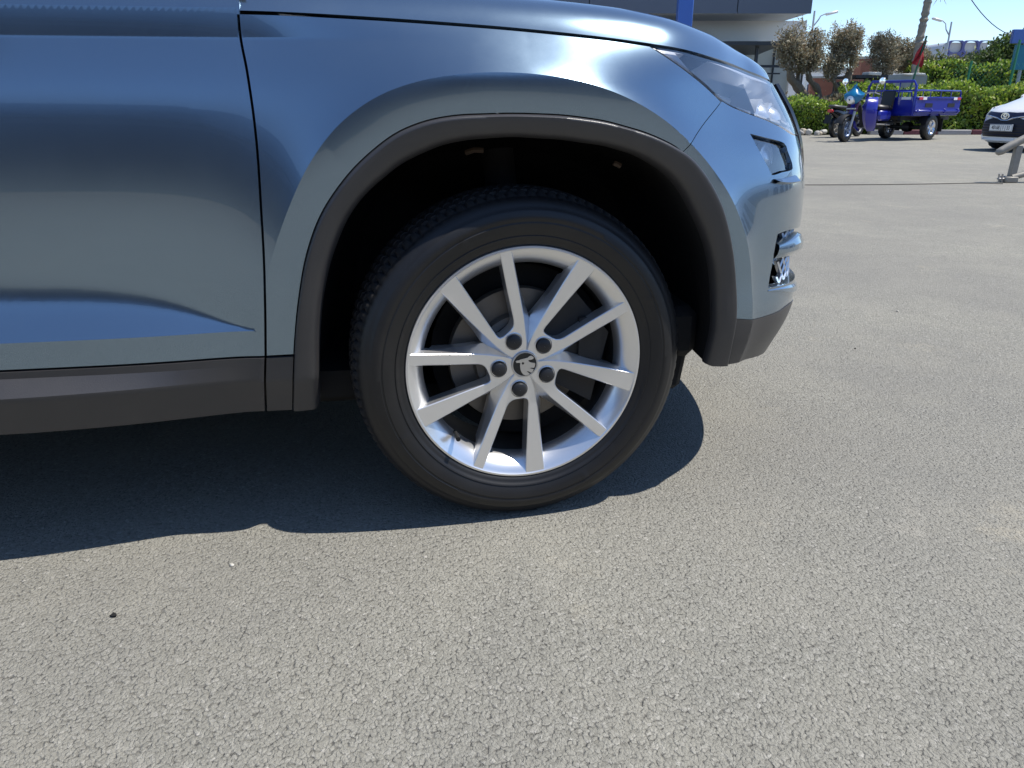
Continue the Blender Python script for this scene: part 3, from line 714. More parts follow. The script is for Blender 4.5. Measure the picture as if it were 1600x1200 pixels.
    head = [(486, 545), (500, 536), (522, 535), (545, 526), (590, 519), (622, 512), (640, 497), (662, 492), (690, 512), (684, 530), (660, 538), (628, 540), (634, 556), (655, 568), (704, 580), (707, 598), (700, 622), (694, 634), (655, 630), (650, 636), (690, 650), (682, 672), (664, 688), (622, 664), (614, 672), (646, 696), (628, 710), (598, 714), (572, 700), (552, 672), (541, 640), (536, 600), (540, 572), (528, 562), (498, 562)]
    b = MB(); b.prism([zc(q) for q in head], 'y', .0146, .0166); b.build('emblem', M['chrome_soft'], wh, smooth=False)
    b = MB(); e_ = zc((568, 572)); b.lathe([(.0026, .0143), (.0004, .0141)], 16, c=(e_[0], 0, e_[1])); b.build('emblem_dot', M['cap_black'], wh)
    e_ = (-.1555, .0, -.150); b = MB(); b.tube([(-.1500, .030, -.1440), (-.1500, .004, -.1440)], [.0042, .0042], 10); b.tube([(-.1500, .006, -.1440), (-.1500, -.012, -.1440)], [.0056, .0050], 10); b.build('valve', M['black'], wh)
    return wh
M['gloss_bolt'] = simple('bolt_cap_black', (.016, .017, .020), .42)
M['cap_black'] = simple('centre_cap_black', (.012, .015, .016), .25)
M['chrome_soft'] = simple('satin_chrome', (.62, .62, .62), .30, .9, .04)
wheel = build_wheel(); wheel.parent = suv
wl = lambda x, y, z: (x - CARLOC[0], y - CARLOC[1], z - CARLOC[2])
wheel.location = wl(0, 0, WZ); wheel.rotation_euler = (0, 0, R(5.7))
for (x, y, flip, st) in ((0, 2 * YC, True, 5.7), (-2.79, 0, False, 0), (-2.79, 2 * YC, True, 0)):
    wc = copy_tree(wheel, suv); wc.location = wl(x, y, WZ); wc.rotation_euler = (0, 0, R(st + (180 if flip else 0)))
st5 = R(5.7)
def brake():
    b = MB(); b.lathe([(.075, .075), (.078, .062), (.096, .060), (.100, .078), (.150, .078), (.1515, .082), (.1515, .100), (.10, .100)], 72); d_ = b.build('brake_disc', M['disc'], suv)
    d_.location = wl(0, 0, WZ); d_.rotation_euler = (0, 0, st5)
    b = MB()
    pts = [(r_ * math.cos(R(a_)), r_ * math.sin(R(a_))) for r_, a_ in [(.085, 62), (.080, 20), (.085, -38), (.192, -34), (.202, 14), (.194, 60)]]
    b.prism(pts, 'y', .048, .13); b.prism([(p[0] * .97, p[1] * .97) for p in [(.13, .09), (.13, -.02), (.18, -.02), (.185, .09)]], 'y', .040, .05)
    c_ = b.build('brake_caliper', M['liner2'], suv); c_.location = wl(0, 0, WZ); c_.rotation_euler = (0, 0, st5)
    b = MB(); b.lathe([(.195, .112), (.07, .112), (.06, .16)], 48); b.tube([(0, .12, 0), (-.02, .42, -.02)], .05, 10); b.tube([(.0, .16, .05), (-.03, .24, .42)], .035, 10)
    b.tube([(.02, .16, -.05), (-.20, .5, -.06)], .022, 8); c_ = b.build('hub_carrier', M['liner'], suv); c_.location = wl(0, 0, WZ)
M['liner2'] = simple('dark_cast_iron', (.022, .021, .02), .6, .2, .3, 40)
brake()

# ---- rest of the body (outside the frame, but it throws the shadow)
b = MB(); b.box((-1.55, YC, .255), (3.7, 1.55, .03)); b.box((.30, YC, .30), (.40, 1.2, .03)); b.box((-1.35, YC, .30), (2.0, 1.66, .06)); uu = np.linspace(.50, UC, 16); tp = S(uu, np.full(16, .345)); pl_ = [(float(p[0]) - .05, float(p[1]) + .03) for p in tp]; b.prism(pl_ + [(x_, 2 * YC - y_) for x_, y_ in reversed(pl_)], 'z', .318, .335); b.build('underbody', M['black'], suv, world=True)
def rear_arch(n=24): return [(-2.79 + .475 * math.cos(R(a_)), WZ + .47 * math.sin(R(a_))) for a_ in np.linspace(-8, 188, n)]
panel('rear_door', [[(-2.42, 1.075), (-1.580, 1.075)], [(-1.580, 1.075), (-1.575, .8), (-1.555, DB)], [(-1.555, DB), (-2.30, DB)], [(-2.30, DB), (-2.33, .5), (-2.45, .70), (-2.50, .85), (-2.42, 1.075)]], M['paint'], suv, S, step=.03, creases=[[(-2.5, .975), (-1.5, .975)], [(-2.5, 1.025), (-1.5, 1.025)], [(-2.5, .54), (-1.5, .54)], [(-2.5, .455), (-1.5, .455)]])
ra = [p for p in rear_arch() if p[1] > .40]
def S_rear(u, z):
    p = S(u, z); t = sst(-3.2, -3.72, u); p[..., 1] = p[..., 1] + .16 * t ** 2; return p
panel('rear_quarter', [[(-3.70, 1.075), (-2.425, 1.075)], [(-2.425, 1.075), (-2.505, .85), (-2.455, .70), (-2.335, .5), (-2.31, DB)], [(-2.31, DB), ra[0]], ra, [ra[-1], (-3.72, .40)], [(-3.72, .40), (-3.70, 1.075)]], M['paint'], suv, S_rear, step=.035, creases=[[(-3.7, .975), (-2.4, .975)], [(-3.7, 1.025), (-2.4, 1.025)]])
b = MB()
for (xa, xb) in ((-2.31, -1.555),): b.box(((xa + xb) / 2, -.035, .343), (xb - xa - .006, .05, .116), bev=.012)
b.build('rear_sill_trim', M['trim'], suv, world=True)
b = MB(); P0 = [(p[0], .0 - .012, p[1]) for p in rear_arch(40)]; P1 = [(-2.79 + (p[0] + 2.79) * .90, -.014, WZ + (p[1] - WZ) * .90) for p in rear_arch(40)]; P2 = [(q[0], .35, q[2]) for q in P1]; P3 = [(-2.79 + (p[0] + 2.79) * .1, .37, WZ) for p in P1]
b.grid([P0, P1, P2, P3]); b.build('rear_arch_trim', M['trim'], suv, world=True)
# glasshouse: side windows lean in to the roof
def cab(x, z):       # half-width of the cabin at height z, taken from the near side
    return .075 + (z - 1.08) * .36 + max(0, (x - -.9)) * .02
roof_z = lambda x: float(np.interp(x, [-3.75, -3.4, -2.5, -1.7, -1.25], [1.55, 1.60, 1.655, 1.655, 1.60]))
b = MB(); rows = []
for x in np.linspace(-3.72, -1.22, 26):
    zr = roof_z(x); y0 = cab(x, zr - .05); rows.append([(x, y0, zr - .06), (x, y0 + .02, zr - .02)] + [(x, y_, zr + .025 * math.sin(math.pi * (y_ - y0) / (2 * YC - 2 * y0))) for y_ in np.linspace(y0 + .07, 2 * YC - y0 - .07, 12)] + [(x, 2 * YC - y0 - .02, zr - .02), (x, 2 * YC - y0, zr - .06)])
b.grid(rows); b.build('roof', M['paint'], suv, world=True)
b = MB(); b.grid([[(-.62 + .10 * abs(t) ** 2 * -1, YC + t * (YC - .10), 1.085) for t in np.linspace(-1, 1, 11)], [(-.95, YC + t * (YC - .155), 1.34) for t in np.linspace(-1, 1, 11)], [(-1.24, YC + t * (YC - .24), 1.60) for t in np.linspace(-1, 1, 11)]]); b.build('windscreen', M['glass'], suv, world=True)
b = MB(); b.grid([[(-.50, YC + t * (YC - .05), 1.06) for t in np.linspace(-1, 1, 11)], [(-.64, YC + t * (YC - .08), 1.088) for t in np.linspace(-1, 1, 11)]]); b.build('cowl', M['black'], suv, world=True)
def pillar(x0, x1, w_, nm):
    b = MB(); b.tube([(x0, cab(x0, 1.07), 1.06), ((x0 + x1) / 2, cab((x0 + x1) / 2, 1.33), 1.33), (x1, cab(x1, 1.6), 1.60)], w_, 8); return b.build(nm, M['paint'] if nm == 'front_pillar' else M['gloss_black'], suv, world=True)
def window(xa, xb, xc, xd):
    b = MB(); b.grid([[(xa, cab(xa, 1.075), 1.072), (xb, cab(xb, 1.075), 1.072)], [((xa + xc) / 2, cab(xa, 1.3), 1.32), ((xb + xd) / 2, cab(xb, 1.3), 1.32)], [(xc, cab(xc, 1.57), 1.57), (xd, cab(xd, 1.57), 1.57)]]); return b.build('side_window', M['glass'], suv, world=True)
near = [front_door, front_fender, front_bumper, bumper_skirt, sill_trim, fender_trim, wheel_arch_trim, wheel_arch_liner, inner_shell, bonnet]
near += [pillar(-.66, -1.28, .035, 'front_pillar'), pillar(-1.66, -1.72, .03, 'centre_pillar'), pillar(-2.55, -2.52, .03, 'rear_pillar')]
near += [window(-1.60, -.80, -1.66, -1.30), window(-2.50, -1.70, -2.48, -1.75), window(-3.40, -2.60, -3.30, -2.56)]
b = MB(); b.grid([[(-.56, .055, 1.058), (-.56, .055, 1.085)], [(-3.7, .055, 1.062), (-3.7, .055, 1.09)]]); near.append(b.build('window_trim', M['chrome'], suv, world=True))
b = MB(); b.grid([[(-3.72, YC + t * (YC - .20), z_) if z_ < 1.1 else (-3.72 + (z_ - 1.1) * .55, YC + t * (YC - .14 - (z_ - 1.08) * .34), z_) for t in np.linspace(-1, 1, 9)] for z_ in (.30, .5, .8, 1.07, 1.3, 1.57)]); b.build('tailgate', M['paint'], suv, world=True)
b = MB(); b.box((-1.10, -.115, 1.155), (.12, .20, .135), bev=.04); b.box((-1.09, .0, 1.09), (.06, .12, .03), bev=.01); door_mirror = b.build('door_mirror', M['paint'], suv, world=True)
b = MB(); b.tube([(-1.47, -.005, .955), (-1.45, -.035, .957), (-1.33, -.04, .957), (-1.27, -.035, .957), (-1.25, -.005, .955)], .011, 8); near.append(b.build('door_handle', M['paint'], suv, world=True))
near.append(door_mirror)
for nm in ('headlight', 'headlight_housing', 'headlight_lens', 'fog_light', 'fog_lens', 'fog_light_sill', 'air_intake', 'intake_mesh', 'intake_winglet', 'intake_sill', 'grille', 'grille_backing', 'rear_door', 'rear_quarter', 'rear_sill_trim', 'rear_arch_trim'): near.append(bpy.data.objects[nm])
near += [o for o in bpy.data.objects if o.name.startswith('slat')]
for o in near: mirror(o)

# ---------------------------------------------------------------- the parking lot and everything on it
CX, CY, YAW = -.242, -1.5, R(-8)
def LP(a, b, z=0.0): return Vector((CX + a * math.cos(YAW) - b * math.sin(YAW), CY + a * math.sin(YAW) + b * math.cos(YAW), z))
def lot(name, label, cat, a, b, rot=0, group=None, z=0.0): return thing(name, label, cat, LP(a, b, z), YAW + R(rot), group)

# ground: one worn asphalt sheet; the fine relief is in the material
k = N('worn_asphalt'); tc = k.tc()
wv = k.n('TexNoise'); wv.inputs['Scale'].default_value = 90; wv.inputs['Detail'].default_value = 4; k.l(tc, wv.inputs['Vector'])
wp = k.n('VectorMath'); wp.operation = 'MULTIPLY_ADD'; k.l(wv.outputs['Color'], wp.inputs[0]); wp.inputs[1].default_value = (.013, .013, .0); k.l(tc, wp.inputs[2])
def vor(scale, feat='F1', rnd=1.0):
    v_ = k.n('TexVoronoi'); v_.feature = feat; v_.inputs['Scale'].default_value = scale; v_.inputs['Randomness'].default_value = rnd; v_.voronoi_dimensions = '2D'; k.l(wp.outputs[0], v_.inputs['Vector']); return v_
v1 = vor(172); v2 = vor(320)
big = k.noise(.55, 6, .6); mid = k.noise(3.1, 7, .62); fine = k.noise(210, 5, .7); grit = k.noise(480, 3, .7)
c = k.ramp(v1.outputs['Color'], [(.0, (.160, .154, .130)), (.2, (.262, .254, .216)), (.6, (.318, .308, .262)), (.85, (.372, .360, .312)), (1.0, (.55, .525, .465))])
c = k.mix(k.ramp(fine, [(.34, .55), (.60, 0.0)]), c, (.20, .188, .170))
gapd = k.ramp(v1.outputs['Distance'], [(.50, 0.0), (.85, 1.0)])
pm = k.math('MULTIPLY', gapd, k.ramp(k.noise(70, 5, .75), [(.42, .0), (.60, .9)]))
c = k.mix(pm, c, (.105, .096, .085))  # pit colour: dark bitumen, with the shadow between grains painted in
c = k.mix(k.ramp(mid, [(.42, 0.0), (.80, .45)]), c, (.395, .372, .305))
c = k.mix(k.ramp(big, [(.32, .50), (.62, 0.0)]), c, (.20, .192, .178))
spots = k.ramp(k.noise(1.7, 8, .72), [(.64, 0.0), (.78, .5)]); c = k.mix(spots, c, (.49, .455, .385))
tar = k.ramp(k.noise(5.2, 4, .5), [(.24, .4), (.33, .0)]); c = k.mix(tar, c, (.15, .142, .135))
oil = k.ramp(k.noise(.9, 5, .6), [(.70, 0.0), (.80, .5)]); c = k.mix(oil, c, (.13, .125, .115))
sand = k.math('MULTIPLY', k.ramp(k.noise(1.35, 9, .75), [(.60, 0.0), (.74, .75)]), k.ramp(k.noise(60, 4, .7), [(.35, .15), (.65, 1.0)])); c = k.mix(sand, c, (.50, .445, .335))
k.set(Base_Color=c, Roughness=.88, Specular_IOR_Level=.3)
h1 = k.math('SUBTRACT', 1.0, k.math('POWER', v1.outputs['Distance'], 1.6)); h = k.math('ADD', k.math('MULTIPLY', h1, .75), k.math('MULTIPLY', fine, .9)); h = k.math('ADD', h, k.math('MULTIPLY', grit, .25)); h = k.math('SUBTRACT', h, k.math('MULTIPLY', pm, .5))
h = k.math('ADD', h, k.math('MULTIPLY', k.math('SUBTRACT', 1.0, v2.outputs['Distance']), .25))
h = k.math('ADD', h, k.math('MULTIPLY', k.noise(45, 3), .6))
k.bump(h, .90, .0046); M['asphalt'] = k.m
b = MB(); Rg = [0, 2, 6, 20, 60, 200, 700, 2200]; b.v = [(0, 0, 0)]; nn_ = 48
for r_ in Rg[1:]:
    for j in range(nn_): b.v.append((r_ * math.cos(2 * math.pi * j / nn_), r_ * math.sin(2 * math.pi * j / nn_), 0))
b.f = [(0, 1 + j, 1 + (j + 1) % nn_) for j in range(nn_)]
for i in range(len(Rg) - 2):
    for j in range(nn_): b.f.append((1 + i * nn_ + j, 1 + (i + 1) * nn_ + j, 1 + (i + 1) * nn_ + (j + 1) % nn_, 1 + i * nn_ + (j + 1) % nn_))
b.mi = [0] * len(b.f)
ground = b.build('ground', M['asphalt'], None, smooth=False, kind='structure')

# ---- foliage helpers
def leafmat(name, col, tr=.35):
    k = N(name); oi = k.n('NewGeometry'); nz = k.noise(2.2, 4)
    c = k.mix(nz, tuple(x * .72 for x in col), tuple(min(1, x * 1.3) for x in col))
    d = k.n('BsdfDiffuse'); t = k.n('BsdfTranslucent'); g_ = k.n('BsdfGlossy'); g_.inputs['Roughness'].default_value = .45
    k.l(c, d.inputs[0]); k.l(c, t.inputs[0]); m1 = k.n('MixShader'); m1.inputs[0].default_value = tr; k.l(d.outputs[0], m1.inputs[1]); k.l(t.outputs[0], m1.inputs[2])
    m2 = k.n('MixShader'); m2.inputs[0].default_value = .05; k.l(m1.outputs[0], m2.inputs[1]); k.l(g_.outputs[0], m2.inputs[2]); k.l(m2.outputs[0], k.o.inputs['Surface']); return k.m
M['olive'] = [leafmat('olive_leaf_grey_green', (.30, .27, .17)), leafmat('olive_leaf_dark', (.15, .13, .08)), leafmat('olive_leaf_pale', (.42, .38, .27)), leafmat('olive_leaf_dry', (.30, .22, .135))]
M['hedge'] = [leafmat('hedge_leaf_bright', (.30, .43, .05), .45), leafmat('hedge_leaf_mid', (.19, .30, .036), .4), leafmat('hedge_leaf_dark', (.045, .085, .016), .3), leafmat('hedge_leaf_yellow', (.40, .44, .08), .45)]
M['shrub'] = [leafmat('shrub_leaf_green', (.085, .14, .028), .35), leafmat('shrub_leaf_dark', (.038, .066, .018), .3), leafmat('shrub_leaf_olive', (.13, .15, .045), .35), leafmat('shrub_leaf_straw', (.22, .20, .10), .35)]
M['ficus'] = [leafmat('ficus_leaf_dark', (.055, .095, .022)), leafmat('ficus_leaf_mid', (.10, .16, .03)), leafmat('ficus_leaf_dull', (.075, .10, .04)), leafmat('ficus_leaf_light', (.16, .22, .05))]
M['bark'] = simple('olive_bark', (.17, .135, .095), .9, 0, .45, 14, .8, 0, 30)
M['palmbark'] = simple('palm_bark', (.30, .265, .22), .9, 0, .4, 8, .8, 0, 25)
def leaves(name, P, size, mats, wts, parent, asp=.34, up=.3, world=False, nrm=None):
    n = len(P); D = rng.normal(size=(n, 3)); D[:, 2] += up
    if nrm is not None: D = D * .8 + nrm
    D /= np.linalg.norm(D, axis=1)[:, None]; A = rng.normal(size=(n, 3)); W = np.cross(D, A); W /= np.linalg.norm(W, axis=1)[:, None]
    s = size * rng.uniform(.6, 1.35, n)[:, None]; Nn = np.cross(D, W)
    V = np.stack([P, P + D * s * .5 + W * s * asp * .5 + Nn * s * .04, P + D * s, P + D * s * .5 - W * s * asp * .5 + Nn * s * .04], 1).reshape(-1, 3)
    F = np.arange(4 * n).reshape(n, 4); mi = rng.choice(len(mats), n, p=wts)
    return link(name, raw_mesh(name, V, F, mats, mi), parent, world)
def blob(n, c, r, shell=.55, lump=.25):
    d = rng.normal(size=(n, 3)); d /= np.linalg.norm(d, axis=1)[:, None]
    ph = rng.uniform(0, 6.28, 6); l = 1 + lump * (np.sin(3.1 * d[:, 0] * 2 + ph[0]) * np.sin(2.7 * d[:, 2] * 2 + ph[1]) + .6 * np.sin(5.3 * d[:, 1] + 4 * d[:, 2] + ph[2]))
    return np.asarray(c) + d * (l * rng.uniform(shell, 1, n) ** .6)[:, None] * np.asarray(r)
def clumped(n, c, r, k_=14, cs=.34, lump=.2):
    """leaves gathered in tufts spread through the crown, so that gaps stay between them"""
    cc = blob(k_, c, np.asarray(r) * .82, .25, lump); out = []
    for q in cc: out.append(q + rng.normal(size=(n // k_, 3)) * np.asarray(r) * cs * rng.uniform(.55, 1.0))
    return np.vstack(out)

def olive(name, label, a, b, limbs, crowns, nleaf, group, size=.105):
    root = lot(name, label, 'tree', a, b, group=group)
    m = MB()
    for pts, r0, r1 in limbs:
        q = [Vector((p[0] - a, p[1], p[2])) for p in pts]; q = [Vector(x) for x in catmull([tuple(x) for x in q], .12)]
        n_ = len(q); m.tube(q, [r0 + (r1 - r0) * i / (n_ - 1) * 1.0 + .018 * math.sin(i * 1.9) for i in range(n_)], 9)
    m.build('trunk', M['bark'], root)
    P = []; tw = MB()
    for (c, r, n_) in crowns:
        c = (c[0] - a, c[1], c[2]); P.append(clumped(int(n_ * 1.35), c, r, 26, .23)); P.append(blob(n_ // 6, c, r, .5))
        for i in range(16):
            d = rng.normal(size=3); d[2] = abs(d[2]) + .3; d /= np.linalg.norm(d); e_ = np.asarray(c) + d * np.asarray(r) * rng.uniform(.95, 1.28)
            tw.tube([c, (np.asarray(c) + e_) / 2 + rng.normal(size=3) * .06, e_], [.028, .014, .004], 4); P.append(e_ + rng.normal(size=(26, 3)) * .07)
    tw.build('branches', M['bark'], root)
    leaves('crown', np.vstack(P), size, M['olive'], [.38, .16, .22, .24], root, .30, .5)
    return root
def az(t, b_): return (t[0], b_, t[1])
def off3(t, db): return (t[0], db, t[1])
og = 'pruned olive trees behind the hedge'
def rr(px, b_): return px * b_ / 1230.0
bb_ = 27.0
K1 = (9.808, 0.758)
olive('olive_tree', 'twin-headed grey olive tree leaning left beside the white building', K1[0], 27,
      [([(K1[0] + .15, 0, 0), (K1[0] + .05, 0, .7), off3((9.64, 1.075), 0), off3((9.345, 1.409), 0), off3((9.063, 1.662), -.1), off3((8.969, 2.086), -.1)], .24, .09),
       ([off3((9.35, 1.37), 0), off3((9.387, 1.739), .2), off3((9.372, 2.182), .2)], .10, .04),
       ([(K1[0] + .55, .25, 0), off3((10.188, 0.917), .25), off3((10.092, 1.311), .2), off3((9.731, 1.662), .1), off3((9.675, 2.086), .1)], .17, .07)],
      [(off3((9.029, 2.601), 0), (.42, .5, .62), 1900), (off3((9.123, 2.182), 0), (.44, .45, .40), 900), (off3((9.727, 2.468), .1), (.42, .5, .60), 1900), (off3((9.592, 2.086), .1), (.5, .45, .36), 900), (off3((8.858, 2.316), .1), (.26, .3, .3), 400)], 0, og)
K2 = (10.645, 0.818)
olive('olive_tree', 'olive tree with slanting trunk right behind the blue cargo tricycle fairing', K2[0], 27.4,
      [([(K2[0] - .15, 0, 0), off3((10.595, 0.877), 0), off3((10.841, 1.213), 0), off3((11.085, 1.545), 0), off3((11.151, 1.933), 0)], .21, .10), ([off3((10.877, 1.252), 0), off3((10.575, 1.604), -.2), off3((10.486, 1.933), -.2)], .10, .04)],
      [(off3((10.906, 2.733), 0), (.52, .5, .52), 2100), (off3((11.158, 2.43), 0), (.36, .45, .62), 1200), (off3((10.762, 2.316), 0), (.42, .4, .45), 900), (off3((10.465, 1.933), -.2), (.34, .35, .38), 900)], 0, og)
K3 = (14.165, 1.377)
olive('olive_tree', 'rounded brown-green olive tree between the slanting trunk and the palm', K3[0], 31,
      [([(K3[0], 0, 0), (K3[0] - .1, 0, .9), off3((13.891, 2.157), 0)], .22, .10)],
      [(off3((13.767, 2.618), 0), (.52, .6, .62), 2200), (off3((13.935, 2.179), 0), (.58, .5, .4), 1000), (off3((13.542, 2.836), 0), (.3, .4, .35), 600)], 0, og)
K4 = (15.368, 1.393)
olive('olive_tree', 'wide brown-green olive tree directly left of the palm trunk', K4[0], 32,
      [([(K4[0], 0, 0), (K4[0] + .1, 0, .9), off3((15.189, 2.13), 0)], .22, .10)],
      [(off3((15.011, 2.584), 0), (.62, .6, .58), 2200), (off3((15.477, 2.449), .1), (.45, .5, .52), 1300), (off3((15.156, 2.176), 0), (.72, .5, .36), 1100)], 0, og)
S1 = (19.501, 2.367)
def shrub(name, label, a, b, crowns, mats, wts, size, group=None, asp=.42, stem=.08):
    root = lot(name, label, 'shrub', a, b, group=group); m = MB()
    for i in range(5):
        c = crowns[i % len(crowns)][0]; m.tube([(rng.normal() * .1, rng.normal() * .1, 0), ((c[0] - a) * .6, c[1] * .6, c[2] * .55), (c[0] - a + rng.normal() * .2, c[1], c[2])], [stem, stem * .6, stem * .25], 6)
    m.build('stems', M['bark'], root); P = []
    for (c, r, n_) in crowns:
        c = (c[0] - a, c[1], c[2]); P.append(clumped(n_, c, r, 30, .24)); P.append(blob(n_ // 3, c, r, .55))
    leaves('foliage', np.vstack(P), size, mats, wts, root, asp, .4); return root
shrub('dry_shrub', 'straw coloured loose shrub below the far lattice wall', S1[0], 38, [(off3((19.208, 2.367), 0), (.8, .8, .75), 1300), (off3((20.049, 2.258), 0), (1.0, .8, .62), 1500), (off3((18.924, 2.637), .4), (.5, .5, .55), 600)], M['shrub'], [.12, .1, .28, .5], .17)
S2 = (20.237, 1.917)
shrub('ficus_shrub', 'large dark green ficus rising towards the blue signboard', S2[0], 34, [(off3((20.119, 2.931), 0), (.75, .8, .62), 2200), (off3((19.649, 2.451), 0), (.9, .8, .55), 2000), (off3((20.664, 2.354), .2), (1.0, .9, .9), 2600), (off3((21.357, 2.523), .2), (1.0, .9, 1.1), 1800), (off3((19.407, 2.112), 0), (.7, .7, .4), 900)], M['ficus'], [.36, .3, .2, .14], .16)
S4 = (22.467, 2.159)
shrub('olive_shrub', 'dull green shrub between the lattice wall and the dark ficus', S4[0], 40, [(off3((22.303, 2.503), 0), (1.0, .8, .65), 1800), (off3((22.76, 2.674), 0), (.7, .8, .6), 900)], M['shrub'], [.4, .28, .22, .1], .18)

def hedge(name, label, a0, a1, b0, b1, z1, n, mats, wts, size, group=None, ends=.15, z0=.05, core=(.02, .03, .01)):
    root = lot(name, label, 'hedge', (a0 + a1) / 2, (b0 + b1) / 2, group=group); W, Dp = (a1 - a0), (b1 - b0); x = []; q = rng.uniform(size=(n, 3)); f_ = rng.uniform(size=n)
    P = np.empty((n, 3)); P[:, 0] = (q[:, 0] - .5) * W; t = f_ < .55
    P[:, 1] = np.where(t, -Dp / 2 + rng.exponential(.06, n) - .03, (q[:, 1] - .5) * Dp); P[:, 2] = np.where(t, z0 + q[:, 2] * (z1 - z0), z1 - rng.exponential(.06, n) + .03)
    und = .10 * np.sin(P[:, 0] * 2.3 + .7) + .06 * np.sin(P[:, 0] * 5.1) + .05 * np.sin(P[:, 1] * 4 + P[:, 0] * 3)
    P[:, 2] += und * (P[:, 2] / z1); P[:, 1] += np.where(t, .10 * np.sin(P[:, 0] * 3.3 + P[:, 2] * 4) + .06 * np.sin(P[:, 0] * 7.7 - P[:, 2] * 6), 0)
    k_ = int(n * .03); P[:k_, 2] += rng.exponential(.05, k_)
    e = rng.uniform(size=n) < .05; P[e, 0] = np.where(rng.uniform(size=e.sum()) < .5, -W / 2, W / 2)
    m = MB(); m.box((0, .06, z1 * .47), (W - .2, max(.1, Dp - .26), z1 * .88), bev=.1); m.build('branches', simple('hedge_twigs', core, .95, 0, .4, 20), root)
    leaves('foliage', P, size, mats, wts, root, .52, .35); return root
h0, h1 = (8.371, 0.171), (9.995, 0.95)
hedge('hedge', 'low clipped light green hedge edged with pale stones, left of the motorcycle', h0[0] - 1.6, h1[0] + .2, 24.2, 25.6, (8.702, 0.876)[1], 9500, M['hedge'], [.4, .34, .16, .1], .085)
h2, h3 = (11.734, 0.183), (15.269, 1.378)
hedge('hedge', 'long bright green hedge behind the cargo tricycle bed and white car', h2[0] - 1.2, h3[0] + 6, 24.7, 26.4, (12.665, 1.291)[1], 26000, M['hedge'], [.40, .30, .16, .14], .11)
h4, h5 = (15.034, 2.008), (17.716, 2.008)
hedge('hedge', 'taller green hedge behind the wire fence, above the long hedge', h4[0], h5[0] + 4, 30, 31.6, (16.16, 2.158)[1], 14000, M['hedge'], [.26, .36, .24, .14], .14)
h6, h7 = (10.03, 0.915), (12.249, 1.107)
hedge('ground_shrubs', 'pale dusty low planting around the olive trunks', h6[0] - 1.2, h7[0], 25.9, 27.4, (10.551, 0.991)[1], 4200, M['olive'], [.35, .2, .3, .15], .12)

# ---- kerbs and edging stones
M['kerb_red'] = simple('kerb_red_paint', (.13, .035, .045), .7, 0, .3, 12); M['kerb_grey'] = simple('kerb_grey_paint', (.30, .29, .29), .75, 0, .2, 12)
kroot = lot('kerb', 'kerb painted in grey and dark red lengths along the long hedge', 'kerb', h2[0] - 1, 24.35)
for i in range(13):
    m = MB(); m.box((.5 + i * 1.02, 0, .065), (1.0, .22, .15), bev=.02); m.build('kerb_stone', M['kerb_red'] if i % 2 else M['kerb_grey'], kroot)
M['stone'] = [simple('edging_stone_%s' % n_, c_, .9, 0, .25, 10, .5, 0, 40) for n_, c_ in (('pale', (.52, .50, .45)), ('grey', (.36, .35, .33)), ('buff', (.46, .41, .33)))]
sroot = lot('stone_edging', 'row of pale rubble stones in front of the low hedge', 'stone edging', h0[0] - 1.0, 23.9)
for i in range(int((h1[0] - h0[0] + 1.2) / .155)):
    m = MB(); m.box((i * .155 + rng.uniform(-.03, .03), rng.uniform(-.25, .2), .05 + rng.uniform(0, .05)), (rng.uniform(.12, .24), rng.uniform(.12, .22), rng.uniform(.10, .19)), rot=Matrix.Rotation(rng.uniform(0, 3), 3, 'Z') @ Matrix.Rotation(rng.uniform(-.5, .5), 3, 'X'), bev=.035); m.build('stone', M['stone'][i % 3], sroot)

# ---- showroom on the left
M['fascia'] = simple('slate_blue_cladding', (.085, .105, .150), .45, 0, .05, 2); M['fasciaedge'] = simple('soffit_panel', (.55, .60, .68), .5, 0, .05, 2); M['white'] = simple('white_render', (.90, .90, .90), .8, 0, .03, 1.5); M['darkmetal'] = simple('dark_metal', (.035, .04, .048), .45, .3); M['paleglass'] = simple('frosted_glazing', (.42, .47, .48), .15, 0, .12, .8)
fb, wb = 34.0, 36.9
e0 = (11.986, 4.273); e1 = (12.86, 3.572); e2 = (12.9, 3.262)
br = lot('showroom_building', 'white showroom with slate blue roof fascia behind the car bonnet', 'building', e0[0], fb)
ax = e0[0]; zf = e0[1]
x0 = -44.0
for i in range(8):
    xa, xb = -5.92 * (i + 1), -5.92 * i
    xa, xb = (xa + 2.94 if i or 1 else xa), (xb + 2.94 if i else 0)
    m = MB(); m.box(((xa + xb) / 2, .06, zf + 2.1), (xb - xa - .035, .12, 4.2)); m.build('fascia_panel', M['fascia'], br)
m = MB(); m.box((x0 / 2, 1.6, zf + 2.1), (-x0, 2.9, 4.1)); m.box((x0 / 2 - .2, 8, zf + 2.2), (-x0 - .4, 10, 4.0)); m.build('roof', M['darkmetal'], br)
m = MB(); m.box((x0 / 2 - .05, 1.5, zf + .03), (-x0 - .1, 2.85, .06)); m.build('soffit', M['fasciaedge'], br)
wx = e1[0] - ax
m = MB(); m.box(((x0 + wx) / 2, wb - fb + 4.5, (e2[1] + zf) / 2), (wx - x0, 9, zf - e2[1])); m.build('wall', M['white'], br)
m = MB(); m.box((wx - .2, wb - fb + 4.6, e2[1] / 2), (.4, 8.6, e2[1])); m.box(((x0 + wx) / 2, wb - fb + 8.8, e2[1] / 2), (wx - x0 - .2, .3, e2[1])); m.build('side_wall', M['white'], br)
gz1 = e2[1]
for i in range(16):
    m = MB(); m.box((wx - .45 - i * 1.35, wb - fb + .55, gz1 / 2), (1.29, .05, gz1 - .1)); m.build('glazing', M['paleglass'], br)
    m = MB(); m.box((wx - .45 - i * 1.35 + .675, wb - fb + .5, gz1 / 2), (.06, .14, gz1)); m.build('mullion', M['darkmetal'], br)
